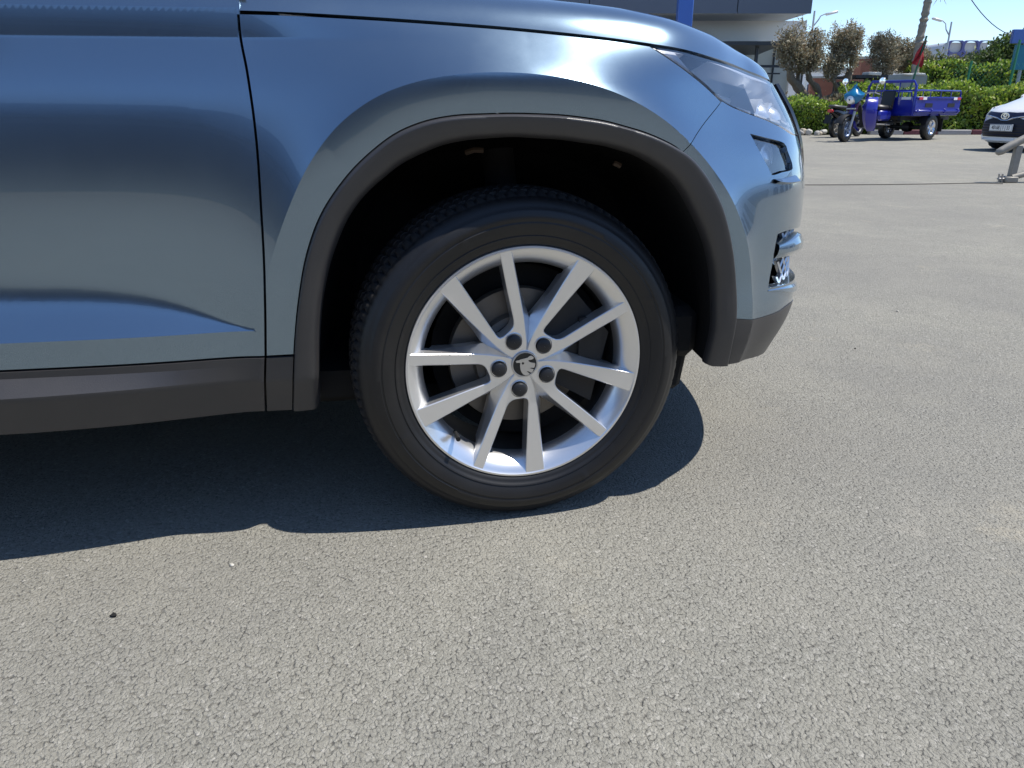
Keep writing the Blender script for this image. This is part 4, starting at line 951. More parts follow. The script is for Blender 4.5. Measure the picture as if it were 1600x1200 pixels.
c0 = (10.68, 2.901); c1 = (12.172, 3.042)
m = MB(); m.prism([(-.2, gz1 - .02), (wb - fb + .1, gz1 - .02), (wb - fb + .1, gz1 - .35), (-.2, gz1 - .16)], 'x', x0 + 4, c0[0] - ax + .2); m.build('entrance_canopy', M['darkmetal'], br)
for px_ in ((10.039, 2.403)[0], (10.3, 2.403)[0] - 3.2, (10.3, 2.403)[0] - 9):
    m = MB(); m.tube([(px_ - ax, .3, 0), (px_ - ax, .3, gz1 - .2)], .075, 10); m.build('canopy_post', M['darkmetal'], br)
rz = (11.12, 2.33)[1]
m = MB(); m.box((c0[0] - ax - 9.6, .3, rz), (20, .07, .10)); m.box((c0[0] - ax - 9.6, .3, rz - .28), (20, .05, .06)); m.build('canopy_rail', M['darkmetal'], br)
K5 = (4.874, 3.123)
M['signblue'] = simple('blue_sign_enamel', (.012, .085, .40), .35, 0, .06, 2, coat=.4)
pr = lot('sign_pylon', 'tall bright blue pylon standing in front of the slate fascia', 'pylon', K5[0], 24)
m = MB(); m.box((0, 0, 3.4), (.42, .30, 6.6), bev=.02); m.build('shaft', M['signblue'], pr); m = MB(); m.box((0, 0, .06), (.7, .6, .12), bev=.02); m.build('base_plate', M['darkmetal'], pr)
m = MB(); m.box((0, 0, 7.3), (1.5, .34, 1.3), bev=.03); m.build('sign_box', M['signblue'], pr)

# ---- what lies behind the camera and shows only as a reflection in the paint
M['shopglass'] = simple('dark_shop_glass', (.026, .040, .085), .2, 0, .2, .5)
M['hallblue'] = simple('navy_cladding', (.045, .065, .14), .4, 0, .05, 1)
sb = lot('dealership_hall', 'long dealership hall with dark glass front across the lot', 'building', 0, -15)
m = MB(); m.box((0, -6, 2.5), (70, 11.6, 5.0)); m.build('wall', M['fascia'], sb)
for i in range(24):
    m = MB(); m.box((-34 + i * 2.95, -.12, 1.8), (2.8, .10, 3.4)); m.build('glazing', M['shopglass'], sb)
m = MB(); m.box((0, .1, 4.5), (70.4, 1.0, 1.2), bev=.03); m.build('fascia', M['hallblue'], sb)

# ---- the lot goes on to the right: a warehouse and trees that the bumper mirrors
wh_ = lot('warehouse', 'long pale warehouse along the right side of the lot', 'building', 46, 2, 0); m = MB(); m.box((6, 6, 3.2), (12, 44, 6.4)); m.build('wall', M['white'], wh_); m = MB(); m.box((6, 6, 6.5), (12.6, 44.6, .3)); m.build('roof', M['darkmetal'], wh_)
for i in range(7): m = MB(); m.box((-.04, -12 + i * 6, 1.9), (.1, 3.4, 3.8)); m.build('roller_door', M['shopglass'], wh_)
# ---- street lamps
def lamp(label, px, top, base_row_b, arm_dx, arm_dz):
    (a, z) = px; r_ = lot('street_lamp', label, 'street lamp', a, base_row_b, group='street lamps beyond the hedges'); m = MB(); m.tube([(0, 0, 0), (0, 0, z * .5), (0, 0, z)], [.10, .075, .05], 8); m.build('pole', M['lampgrey'], r_)
    s_ = 1 if arm_dx > 0 else -1
    m = MB(); m.tube([(0, 0, z - .75), (s_ * .25, 0, z - .42), (arm_dx * .55, 0, z - .42 + arm_dz * .6), (arm_dx, 0, z - .42 + arm_dz)], [.04, .036, .03, .03], 6); m.build('arm', M['lampgrey'], r_)
    m = MB(); q = Matrix.Rotation(-s_ * .25, 3, 'Y'); m.box((arm_dx + s_ * .28, 0, z - .40 + arm_dz), (.62, .26, .13), rot=q, bev=.05); m.build('lantern', M['lampwhite'], r_)
M['lampgrey'] = simple('galvanised_lamp_post', (.42, .46, .50), .5, .3); M['lampwhite'] = simple('lamp_head', (.66, .68, .70), .4)
lamp('street lamp with arm to the right, above the twin-headed olive', (15.661, 5.394), 0, 44, .62, .30)
lamp('street lamp with arm to the left, in front of the lattice wall', (25.962, 5.43), 0, 50, -.60, .52)

# ---- palm, flag, wire
pa = (14.579, 2.857); pt = (14.587, 4.299)
pl = lot('palm_tree', 'tall palm with a bare leaning trunk, its crown out of the picture', 'tree', pa[0] - .2, 30); m = MB()
dxz = (pt[0] - pa[0]) / (pt[1] - pa[1]); pts = []; rad = []
zt = pt[1] + 2.2
for i in range(70):
    z_ = zt * i / 69; pts.append((.2 + dxz * max(0, z_ - pa[1]) + .03 * math.sin(z_ * 1.7), 0, z_)); rad.append(.128 - .015 * i / 69 + (.024 if i % 2 else -.008) + .014 * math.sin(i * 2.3))
m.tube(pts, rad, 12); m.build('trunk', M['palmbark'], pl)
tp = Vector(pts[-1])
for i in range(26):
    an = i * 2.399; L_ = rng.uniform(2.0, 2.5); dr = rng.uniform(.2, 1.9); m = MB(); q = []
    for t in np.linspace(0, 1, 10): q.append(tp + Vector((math.cos(an) * L_ * t, math.sin(an) * L_ * t, 1.1 * t - (1.3 + dr) * t ** 2)))
    m.tube(q, [.03 - .0026 * j for j in range(10)], 5)
    for j in range(1, 10):
        for sd in (-1, 1):
            for f_ in (0, .5):
                c_ = q[j - 1].lerp(q[j], f_) if j else q[0]; tg = (q[j] - q[j - 1]).normalized(); s_ = tg.cross(Vector((0, 0, 1))).normalized() * sd
                d_ = (s_ * .7 + tg * .7 + Vector((0, 0, -.55))).normalized() * .5; w_ = tg * .022; m.add([c_ - w_, c_ + d_ * .5 - w_, c_ + d_, c_ + d_ * .5 + w_, c_ + w_], [(0, 1, 2, 3, 4)])
    m.build('frond', M['hedge'][1] if i % 3 else M['shrub'][3], pl, smooth=False, fix=False)
fl0, fl1 = (11.765, 1.372), (11.969, 2.716)
fr_ = lot('flag', 'red flag hanging on a leaning green pole beside the palm', 'flag', fl0[0], 23.2); m = MB(); dx_ = (fl1[0] - fl0[0]) / (fl1[1] - fl0[1]); zz0 = fl0[1]
m.tube([(-dx_ * zz0, 1.1, 0), (0, 1.1, zz0), (dx_ * (fl1[1] - zz0), 1.1, fl1[1])], .028, 6); m.build('pole', simple('green_pole', (.03, .13, .07), .5), fr_)
m = MB(); rows = []
for i in range(9):
    t = i / 8; z_ = fl1[1] - .12 - t * .60; wd_ = .04 + .26 * t; rows.append([(dx_ * (z_ - zz0) - wd_ * .75 + wd_ * 1.2 * s_ + .03 * math.sin(9 * s_ + i), 1.1 + .05 * math.sin(s_ * 11 + i * .8), z_ - .14 * s_ * t) for s_ in np.linspace(0, 1, 10)])
m.grid(rows); m.build('cloth', simple('red_flag_cloth', (.36, .025, .03), .8), fr_)
w0, w1 = (13.735, 4.121), (17.878, 3.149)
wr = lot('overhead_wire', 'thin overhead wire running down to the blue signboard', 'wire', w0[0], 26); m = MB(); q = []
for t in np.linspace(-.6, 1, 15): q.append((t * (w1[0] - w0[0]), 4 * t, w0[1] + t * (w1[1] - w0[1]) - .22 * (1 - (2 * max(t, 0) - 1) ** 2)))
m.tube(q, .014, 5); m.build('cable', M['darkmetal'], wr)

# ---- signboard and wire fence on the right
sg0, sg1 = (17.22, 3.254), (17.695, 2.811)
sr = lot('signboard', 'blue signboard standing above the ficus at the right edge', 'sign', sg0[0], 29); hh = sg0[1] - sg1[1]
m = MB(); m.box((1.5, 0, (sg0[1] + sg1[1]) / 2 + .02), (3.0, .14, hh), bev=.01); m.build('board', M['signblue'], sr); m = MB(); m.box((1.62, .05, sg1[1] - .42), (2.8, .10, .8)); m.build('lower_board', simple('teal_panel', (.02, .20, .30), .5), sr)
for x_ in (.6, 2.6): m = MB(); m.tube([(x_, .12, 0), (x_, .12, sg0[1] - .1)], .06, 8); m.build('post', M['lampgrey'], sr)
fg = lot('wire_fence', 'green chain-link fence with round posts behind the long hedge', 'fence', h4[0], 28.2); M['fencegreen'] = simple('green_fence_paint', (.035, .22, .11), .5, 0, .1)
ft = (17.046, 2.895); fl = fg.location
for x_, zt_ in ((ft[0] - h4[0], ft[1]), ((15.557, 2.201)[0] - h4[0], (15.548, 2.241)[1]), (ft[0] - h4[0] + 2.4, 2.4)):
    m = MB(); m.tube([(x_ - .10, 0, 0), (x_, 0, zt_)], .042, 8); m.build('post', M['fencegreen'], fg)
m = MB(); W_ = ft[0] - h4[0] + 2.4; Hf = (15.565, 2.161)[1]
for i in range(-14, int(W_ / .16)):
    for s_ in (1, -1):
        xa, xb = i * .16, i * .16 + Hf; z0_, z1_ = (0, Hf) if s_ > 0 else (Hf, 0)
        m.add([(max(xa, 0), .0, z0_ + (z1_ - z0_) * (max(xa, 0) - xa) / Hf), (min(xb, W_), .0, z0_ + (z1_ - z0_) * (min(xb, W_) - xa) / Hf), (min(xb, W_), .006, z0_ + (z1_ - z0_) * (min(xb, W_) - xa) / Hf + .008), (max(xa, 0), .006, z0_ + (z1_ - z0_) * (max(xa, 0) - xa) / Hf + .008)], [(0, 1, 2, 3)])
m.build('wire_mesh', M['fencegreen'], fg, smooth=False, kind='stuff', fix=False)

# ---- sheds and walls far behind
M['shedgrey'] = simple('shed_grey', (.30, .32, .31), .7, 0, .1, 2); M['brick'] = simple('red_brown_render', (.22, .095, .065), .85, 0, .2, 3)
s0, s1 = (12.06, 1.762), (14.548, 1.887)
sh = lot('shed', 'low grey shed with an open dark front and white blocks on its roof', 'shed', s0[0], 29.0); zt = (13.215, 1.825)[1]; xm = (13.181, 1.762)[0] - s0[0]; xe = s1[0] - s0[0]
m = MB(); m.box(((xm + xe) / 2, 1, zt / 2), (xe - xm, 2, zt)); m.build('wall', M['shedgrey'], sh); m = MB(); m.box((xm / 2, 1.9, zt / 2 - .1), (xm, .2, zt - .2)); m.box((.06, 1, zt / 2 - .1), (.12, 1.8, zt - .2)); m.build('back_wall', M['darkmetal'], sh)
m = MB(); m.box((xm / 2, 1.0, zt - .05), (xm, 2.0, .10)); m.build('roof', M['darkmetal'], sh)
M['sheet'] = simple('white_roof_sheet', (.70, .69, .64), .6)
for xa, xb, dz_ in ((.42, .85, .10), (1.62, 1.95, .05), (2.05, 2.4, .07)):
    m = MB(); m.box(((xa + xb) / 2, .25, zt + dz_ * .5 - .01), (xb - xa, .6, dz_), rot=Matrix.Rotation(.05, 3, 'Y'), bev=.015); m.build('roof_block', M['sheet'], sh)
w0 = (18.501, 3.104); bw = lot('brick_wall', 'red brown wall end showing between two olive trees', 'wall', w0[0], 44)
m = MB(); m.box((.42, .5, w0[1] / 2), (.9, 1.0, w0[1])); m.build('pier', M['brick'], bw); m = MB(); m.box((.42, .5, w0[1] + .06), (1.0, 1.1, .12)); m.build('cap', M['shedgrey'], bw)
w2 = (17.29, 2.221); bw = lot('brick_wall', 'long low red brown wall seen under the olive crowns', 'wall', w2[0], 46)
m = MB(); m.box((2.6, .3, w2[1] / 2), (6.4, .3, w2[1])); m.build('wall', M['brick'], bw); m = MB(); m.box((2.6, .3, w2[1] + .05), (6.5, .4, .1)); m.build('coping', M['shedgrey'], bw)
w1 = (19.957, 2.917); ww = lot('white_house', 'pale low building seen between the olive trunks', 'building', w1[0], 56)
m = MB(); m.box((2.6, 3, w1[1] / 2), (7.0, 6, w1[1])); m.build('wall', M['white'], ww)
m = MB(); m.box((2.6, 3, w1[1] + .12), (7.3, 6.3, .24)); m.build('roof', M['shedgrey'], ww)
for x_ in (.4, 2.2, 4.0): m = MB(); m.box((x_, -.03, w1[1] * .55), (.9, .06, 1.0)); m.build('window', M['shopglass'], ww)
# lattice building
q0, q1 = (49.483, 7.632), (54.611, 5.293)
lb = lot('lattice_building', 'far pale building faced with a blue grid of rounded openings', 'building', q0[0], 95); M['lattice'] = simple('blue_violet_lattice', (.09, .10, .27), .6, 0, .08, .3)
WW = q1[0] - q0[0]; pw = WW / 3.0; ph_ = (q0[1] - q1[1]) / 1.72
m = MB(); m.box((WW / 2 - .3, 3.2, q0[1] / 2 - .1), (WW - .4, 5.6, q0[1] - .2)); m.build('wall', simple('pale_grey_wall', (.55, .55, .55), .8), lb)
for i in range(3):
    for j in range(int(q0[1] / ph_) + 1):
        zc_ = q0[1] - ph_ * (j + .5)
        if zc_ - ph_ / 2 < 0: continue
        x_c = pw * (i + .5); m = MB(); n_ = 24; o_ = []; i_ = []
        for t_ in range(n_):
            th = 2 * math.pi * (t_ + .5) / n_; cx_, sx_ = math.cos(th), math.sin(th); s_ = 1 / max(abs(cx_), abs(sx_)); o_.append((x_c + pw * .497 * cx_ * s_, zc_ + ph_ * .497 * sx_ * s_))
            e_ = (abs(cx_) ** 3.0 + abs(sx_) ** 3.0) ** (-1 / 3.0); i_.append((x_c + pw * .425 * cx_ * e_, zc_ + ph_ * .435 * sx_ * e_))
        v_ = [(p[0], 0, p[1]) for p in o_] + [(p[0], 0, p[1]) for p in i_] + [(p[0], .3, p[1]) for p in i_] + [(p[0], .3, p[1]) for p in o_]
        f_ = []
        for t_ in range(n_):
            u_ = (t_ + 1) % n_; f_ += [(t_, u_, n_ + u_, n_ + t_), (n_ + t_, n_ + u_, 2 * n_ + u_, 2 * n_ + t_), (3 * n_ + t_, 2 * n_ + t_, 2 * n_ + u_, 3 * n_ + u_), (t_, 3 * n_ + t_, 3 * n_ + u_, u_)]
        m.add(v_, f_); m.build('lattice_panel', M['lattice'], lb, smooth=False)
r0_ = (48.825, 7.368); m = MB(); pts_ = [(r0_[0] - q0[0], 0)] + [(r0_[0] - q0[0] + (0 - r0_[0] + q0[0]) * (1 - math.cos(t_)), (q0[1] - 1.2) + 1.0 * math.sin(t_)) for t_ in np.linspace(0, math.pi / 2, 8)] + [(-.02, 0)]
m.prism(pts_, 'y', .4, 6); m.build('side_wing', simple('pale_blue_wall', (.46, .49, .54), .7), lb)

# ---------------------------------------------------------------- vehicles and small things
M['vblue'] = simple('royal_blue_paint', (.006, .014, .27), .30, 0, .06, 5, coat=.6)
M['vblue2'] = simple('violet_blue_plastic', (.014, .016, .30), .28, 0, .06, 5, coat=.6)
M['cyan'] = simple('turquoise_fairing', (.005, .17, .36), .3, 0, .1, 8, coat=.4)
M['seat'] = simple('black_vinyl', (.012, .012, .014), .45); M['frame'] = simple('black_frame_steel', (.010, .010, .011), .6)
M['white_mark'] = simple('white_reflective_tape', (.75, .75, .74), .4); M['red_mark'] = simple('red_reflective_tape', (.50, .03, .05), .4); M['rimblue'] = simple('blue_grey_rim', (.22, .28, .40), .4, .5)
def wheel_mesh(par, loc, rad, w_, rimmat, rimr=.6, rot=0, axis='y', name='wheel'):
    m = MB(); rr = rad * rimr
    m.lathe([(rr, -w_ * .35), (rr * .97, -w_ * .45), (rr * .9, -w_ * .40), (rr * .82, -w_ * .18), (rr * .35, -w_ * .16), (rr * .30, -w_ * .42), (rr * .02, -w_ * .44)], 32); m.lathe([(rr, w_ * .35), (rr * .97, w_ * .45), (rr * .9, w_ * .40), (rr * .82, w_ * .18), (rr * .35, w_ * .16), (rr * .30, w_ * .42), (rr * .02, w_ * .44)], 32)
    for i in range(5):
        t = i * 1.2566; c_, s_ = math.cos(t), math.sin(t)
        for sd in (-1, 1): m.tube([(rr * .3 * c_, sd * w_ * .30, rr * .3 * s_), (rr * .92 * c_, sd * w_ * .30, rr * .92 * s_)], rr * .085, 6)
    wh = m.build(name, rimmat, par); wh.location = loc; wh.rotation_euler = (0, 0, rot)
    n = 64; m = MB(); V = []; pr = [(rr * .98, -w_ * .40), (rr * 1.08, -w_ * .50), (rad * .88, -w_ * .52), (rad * .97, -w_ * .42), (rad, -w_ * .18), (rad, w_ * .18), (rad * .97, w_ * .42), (rad * .88, w_ * .52), (rr * 1.08, w_ * .50), (rr * .98, w_ * .40)]
    for i, (r_, y_) in enumerate(pr):
        for j in range(n): t = 2 * math.pi * j / n; q = r_ - (.012 if (3 <= i <= 6 and (j + i) % 4 == 0) else 0); V.append((q * math.cos(t), y_, q * math.sin(t)))
    F = [(i * n + j, i * n + (j + 1) % n, (i + 1) * n + (j + 1) % n, (i + 1) * n + j) for i in range(len(pr) - 1) for j in range(n)]; m.add(V, F); m.build('tyre', M['rubber'], wh)
    return wh

# ---- cargo tricycle
g_f = (8.033, 19.522); hd = 207.0
fw = LP(*g_f); WBT = 2.75
hx = Vector((math.cos(R(hd)), math.sin(R(hd)), 0)); rear = fw - hx * WBT
tk = thing('cargo_tricycle', 'royal blue three-wheeled cargo motorcycle with open bed parked by the hedge', 'tricycle', (rear.x, rear.y, 0), R(hd))
wheel_mesh(tk, (WBT, 0, .30), .30, .135, M['rimblue'], .62, R(8), name='front_wheel')
for sd in (-1, 1): wheel_mesh(tk, (0, sd * .56, .31), .31, .16, M['chrome'], .60, name='rear_wheel')
def P_(nm, mat, **kw): return lambda m: m.build(nm, mat, tk, **kw)
m = MB(); m.tube([(0, -.5, .31), (0, .5, .31)], .045, 10); m.lathe([(.11, -.10), (.13, 0), (.11, .10)], 16, c=(0, 0, .31)); m.build('rear_axle', M['frame'], tk)
m = MB()
for sd in (-1, 1): m.box((-.15, sd * .32, .52), (2.35, .07, .09)); m.box((-.05, sd * .42, .42), (.9, .06, .04), bev=.01)
m.tube([(.95, 0, .5), (1.5, 0, .42), (2.1, 0, .40), (2.32, 0, .85)], .05, 8); m.tube([(.95, .15, .45), (1.6, .14, .34), (2.05, .12, .38)], .035, 8); m.tube([(.95, -.15, .45), (1.6, -.14, .34), (2.05, -.12, .38)], .035, 8); m.build('chassis', M['frame'], tk)
b0, b1 = -1.15, 1.0
m = MB(); m.box(((b0 + b1) / 2, 0, .62), (b1 - b0, 1.28, .06), bev=.01); m.build('bed_floor', M['vblue'], tk)
for sd in (-1, 1):
    m = MB(); y_ = sd * .65; m.box(((b0 + b1) / 2, y_, .83), (b1 - b0, .035, .40), bev=.008)
    m.box(((b0 + b1) / 2, y_ + sd * .022, 1.015), (b1 - b0, .03, .04), bev=.006); m.box(((b0 + b1) / 2, y_ + sd * .025, .70), (b1 - b0, .05, .05), bev=.01)
    for x_ in (b0 + .1, b0 + .75, b0 + 1.4, b1 - .1): m.box((x_, y_ + sd * .03, .705), (.06, .06, .09), bev=.01)
    m.build('bed_side', M['vblue'], tk)
    m = MB(); m.tube([(b0 + .02, y_, 1.02), (b0 + .02, y_, 1.13), (b0 + .06, y_, 1.18), (b1 - .06, y_, 1.18), (b1, y_, 1.16)], .020, 8); 
    for x_ in (b0 + .5, b0 + 1.0, b0 + 1.5, b0 + 1.85): m.tube([(x_, y_, 1.03), (x_, y_, 1.18)], .013, 6)
    m.build('bed_rail', M['vblue'], tk)
    for x_, mt in ((b1 - .18, 'red_mark'), (b1 - .36, 'white_mark'), (b0 + .14, 'red_mark'), (b0 + .32, 'white_mark')):
        m = MB(); m.box((x_, y_ + sd * .040, .995), (.17, .006, .06)); m.build('reflective_tape', M[mt], tk)
    for x_ in (b0 + .45, b1 - .62): m = MB(); m.box((x_, y_ + sd * .02, .84), (.34, .01, .09)); m.build('side_plate', M['frame'], tk)
m = MB(); m.box((b0, 0, .83), (.035, 1.3, .40), bev=.008); m.build('tailboard', M['vblue'], tk)
m = MB(); m.box((b1, 0, .83), (.035, 1.3, .40), bev=.008); m.tube([(b1, -.62, .6), (b1, -.62, 1.28), (b1, -.55, 1.39), (b1, .55, 1.39), (b1, .62, 1.28), (b1, .62, .6)], .032, 8)
for y_ in (-.2, .2): m.tube([(b1, y_, 1.0), (b1, y_, 1.39)], .02, 6)
m.tube([(b1, -.62, 1.18), (b1, .62, 1.18)], .02, 6); m.build('headboard', M['vblue'], tk)
for y_ in (-.42, .0, .42): m = MB(); m.box((b1 + .022, y_, 1.0), (.006, .24, .06)); m.build('reflective_tape', M['white_mark'], tk)
for sd in (-1, 1):
    m = MB(); m.grid([[(.38 * math.cos(t) * 1.0, sd * .56 + y_, .31 + .38 * math.sin(t)) for y_ in (-.11, .11)] for t in np.linspace(.25, 2.9, 14)]); m.build('mudguard', M['frame'], tk)
    m = MB(); m.box((-.42, sd * .56, .36), (.015, .24, .32)); m.build('mud_flap', M['frame'], tk)
m = MB(); m.box((1.38, 0, .78), (.62, .34, .12), rot=Matrix.Rotation(-.05, 3, 'Y'), bev=.05); m.box((1.10, 0, .98), (.07, .34, .40), rot=Matrix.Rotation(-.15, 3, 'Y'), bev=.03); m.build('seat', M['seat'], tk)
m = MB(); m.box((1.40, 0, .60), (.55, .36, .26), bev=.05); m.build('seat_box', M['vblue'], tk)
m = MB(); m.box((1.86, 0, .78), (.44, .24, .20), rot=Matrix.Rotation(-.10, 3, 'Y'), bev=.07); m.build('fuel_tank', M['vblue2'], tk)
m = MB(); m.lathe([(.12, -.14), (.14, -.08), (.14, .08), (.12, .14)], 16, c=(1.75, 0, .42)); m.box((1.88, 0, .52), (.14, .16, .24), rot=Matrix.Rotation(.5, 3, 'Y'), bev=.02)
for i in range(5): m.box((1.86 + i * .012, 0, .46 + i * .04), (.22, .22, .012), rot=Matrix.Rotation(.5, 3, 'Y'))
m.build('engine', M['steel'], tk); m = MB(); m.tube([(1.9, -.12, .48), (2.0, -.2, .36), (1.5, -.25, .30), (.95, -.28, .32)], [.022, .024, .03, .045], 8); m.tube([(1.75, .17, .40), (1.2, .2, .38)], .02, 6); m.build('exhaust', M['steel'], tk)
for sd in (-1, 1):   # leg shields
    m = MB(); rows = []
    for z_, x_, w_ in ((.24, 2.02, .05), (.34, 2.16, .14), (.50, 2.27, .20), (.70, 2.33, .22), (.88, 2.30, .20), (.98, 2.22, .14), (1.02, 2.12, .06)): rows.append([(x_ - .02, sd * .10, z_), (x_ + .02, sd * (.10 + w_ * .5), z_), (x_ - .10, sd * (.12 + w_), z_), (x_ - .22, sd * (.13 + w_ * 1.05), z_ + .01)])
    m.grid(rows); m.build('leg_shield', M['vblue2'], tk)
m = MB()
for sd in (-1, 1): m.tube([(WBT, sd * .10, .30), (WBT - .14, sd * .10, .72), (WBT - .24, sd * .10, 1.02)], [.036, .032, .026], 8)
m.box((WBT - .16, 0, .76), (.12, .24, .04), bev=.01); m.box((WBT - .24, 0, 1.03), (.12, .24, .04), bev=.01); m.build('fork', M['steel'], tk)
m = MB()
for sd in (-1, 1): m.tube([(WBT - .14, sd * .10, .70), (WBT - .24, sd * .10, 1.02)], .042, 8)
m.build('fork_shroud', simple('maroon_fork_cover', (.05, .012, .04), .35), tk)
m = MB(); m.grid([[(WBT + .36 * math.cos(t), y_, .30 + .36 * math.sin(t) - abs(y_) * .3) for y_ in (-.10, -.05, 0, .05, .10)] for t in np.linspace(.4, 2.6, 14)]); m.build('front_mudguard', M['frame'], tk)
m = MB(); m.lathe([(.02, .13), (.09, .11), (.105, .03), (.09, -.05), (.03, -.10)], 20, axis='x', c=(WBT - .13, 0, .96)); m.build('headlamp', M['reflector'], tk)
m = MB(); rows = []
for z_, w_, d_ in ((.90, .10, .09), (.96, .19, .14), (1.03, .25, .16), (1.09, .26, .13), (1.15, .15, .07), (1.24, .06, .00), (1.31, .025, -.04)): rows.append([(WBT - .18 + d_ * math.cos(t) , w_ * math.sin(t), z_ + .03 * math.cos(3 * t)) for t in np.linspace(-1.7, 1.7, 14)])
m.grid(rows); m.build('headlamp_cover', M['cyan'], tk)
m = MB(); m.tube([(WBT - .58, -.40, 1.08), (WBT - .42, -.36, 1.12), (WBT - .28, -.12, 1.10), (WBT - .28, .12, 1.10), (WBT - .42, .36, 1.12), (WBT - .58, .40, 1.08)], .015, 8); m.build('handlebar', M['steel'], tk)
for sd in (-1, 1):
    m = MB(); m.tube([(WBT - .44, sd * .36, 1.12), (WBT - .40, sd * .42, 1.28), (WBT - .46, sd * .46, 1.34)], .009, 6); m.lathe([(.003, .02), (.07, .016), (.078, 0), (.06, -.03), (.003, -.04)], 16, axis='x', c=(WBT - .48, sd * .48, 1.38)); m.build('mirror', M['chrome'], tk)
m = MB(); m.box((WBT - .36, 0, 1.08), (.12, .16, .08), bev=.03); m.build('instrument', M['frame'], tk)

# ---- black scooter behind the tricycle's front wheel
gs = (8.841, 22.168); sc_ = LP(*gs); sd_ = thing('motorcycle', 'black motorcycle with red tail light half hidden behind the tricycle', 'motorcycle', (sc_.x, sc_.y, 0), R(32))
wheel_mesh(sd_, (0, 0, .28), .28, .12, M['steel'], .62, name='rear_wheel'); wheel_mesh(sd_, (1.25, 0, .28), .28, .10, M['steel'], .62, name='front_wheel')
m = MB(); rows = []
for x_, z0_, z1_, w_ in ((-.38, .66, .72, .05), (-.2, .54, .76, .12), (.1, .42, .74, .14), (.4, .36, .70, .13), (.62, .34, .60, .10), (.85, .40, .56, .08)): rows.append([(x_, w_ * math.cos(t), (z0_ + z1_) / 2 + (z1_ - z0_) / 2 * math.sin(t)) for t in np.linspace(0, 2 * math.pi, 13)])
m.grid(rows); m.build('body', M['gloss_black'], sd_)
m = MB(); m.box((.02, 0, .79), (.74, .24, .08), rot=Matrix.Rotation(.06, 3, 'Y'), bev=.035); m.build('seat', simple('grey_black_seat', (.05, .05, .05), .5), sd_)
m = MB(); m.box((-.37, 0, .69), (.08, .16, .08), bev=.02); m.build('tail_light', M['red_lens'], sd_)
m = MB(); m.tube([(-.36, 0, .64), (-.46, 0, .46)], .02, 6); m.box((-.46, 0, .48), (.02, .18, .22), rot=Matrix.Rotation(.3, 3, 'Y')); m.build('plate_holder', M['frame'], sd_)
m = MB(); m.tube([(.45, -.12, .34), (.2, -.15, .30), (-.12, -.16, .36), (-.30, -.16, .42)], [.025, .03, .05, .045], 10); m.build('exhaust', M['steel'], sd_)
m = MB(); m.box((.45, 0, .40), (.34, .2, .26), bev=.05); m.build('engine', M['liner2'], sd_)
m = MB()
for s_ in (-1, 1): m.tube([(1.25, s_ * .08, .28), (1.0, s_ * .08, .92)], .022, 8)
m.tube([(.88, -.33, .98), (.97, -.1, .98), (.97, .1, .98), (.88, .33, .98)], .014, 6); m.build('fork', M['steel'], sd_)
m = MB(); m.box((1.02, 0, .82), (.14, .22, .22), bev=.06); m.build('headlamp_shell', M['gloss_black'], sd_)
m = MB(); m.grid([[(1.25 + .32 * math.cos(t), y_, .28 + .32 * math.sin(t)) for y_ in (-.06, 0, .06)] for t in np.linspace(.2, 2.4, 10)]); m.build('mudguard', M['gloss_black'], sd_)

# ---- white hatchback at the right edge
gy = (9.401, 15.528); yc = LP(*gy)
yr = thing('parked_car', 'white hatchback with a black lower grille cut by the right edge', 'car', (yc.x, yc.y, 0), R(188))
M['wpaint'] = simple('white_car_paint', (.80, .80, .80), .25, 0, .02, 3, coat=.8); M['darkgrille'] = simple('dark_grille_plastic', (.008, .009, .016), .6); M['slot'] = simple('blue_black_slot', (.010, .013, .045), .4)
tl = lambda z: float(np.interp(z, [.16, .24, .34, .50, .62, .70, .76, .80], [-.13, -.05, -.005, 0, -.03, -.07, -.13, -.22]))
def fx(y, z): return tl(z) - .46 * abs(y / .845) ** 3.2
ys = np.linspace(-.845, .845, 31)
m = MB(); m.grid([[(fx(y, z), y, z) for y in ys] for z in (.16, .20, .24, .30, .36, .44, .52, .58, .64, .70, .74, .77, .80)]); m.build('bumper', M['wpaint'], yr)
m = MB(); rows = []
for i, t in enumerate(np.linspace(0, 1, 12)):
    row = []
    for y in ys * (.985 - .10 * t):
        row.append((fx(y / (.985 - .1 * t), .80) * (1 - t) + (-1.12 - .10 * (y / .8) ** 2) * t + .0, y, .80 + .24 * math.sin(t * 1.45) - .10 * abs(y / .84) ** 4 * math.sin(t * 3.1)))
    rows.append(row)
m.grid(rows); m.build('bonnet', M['wpaint'], yr)
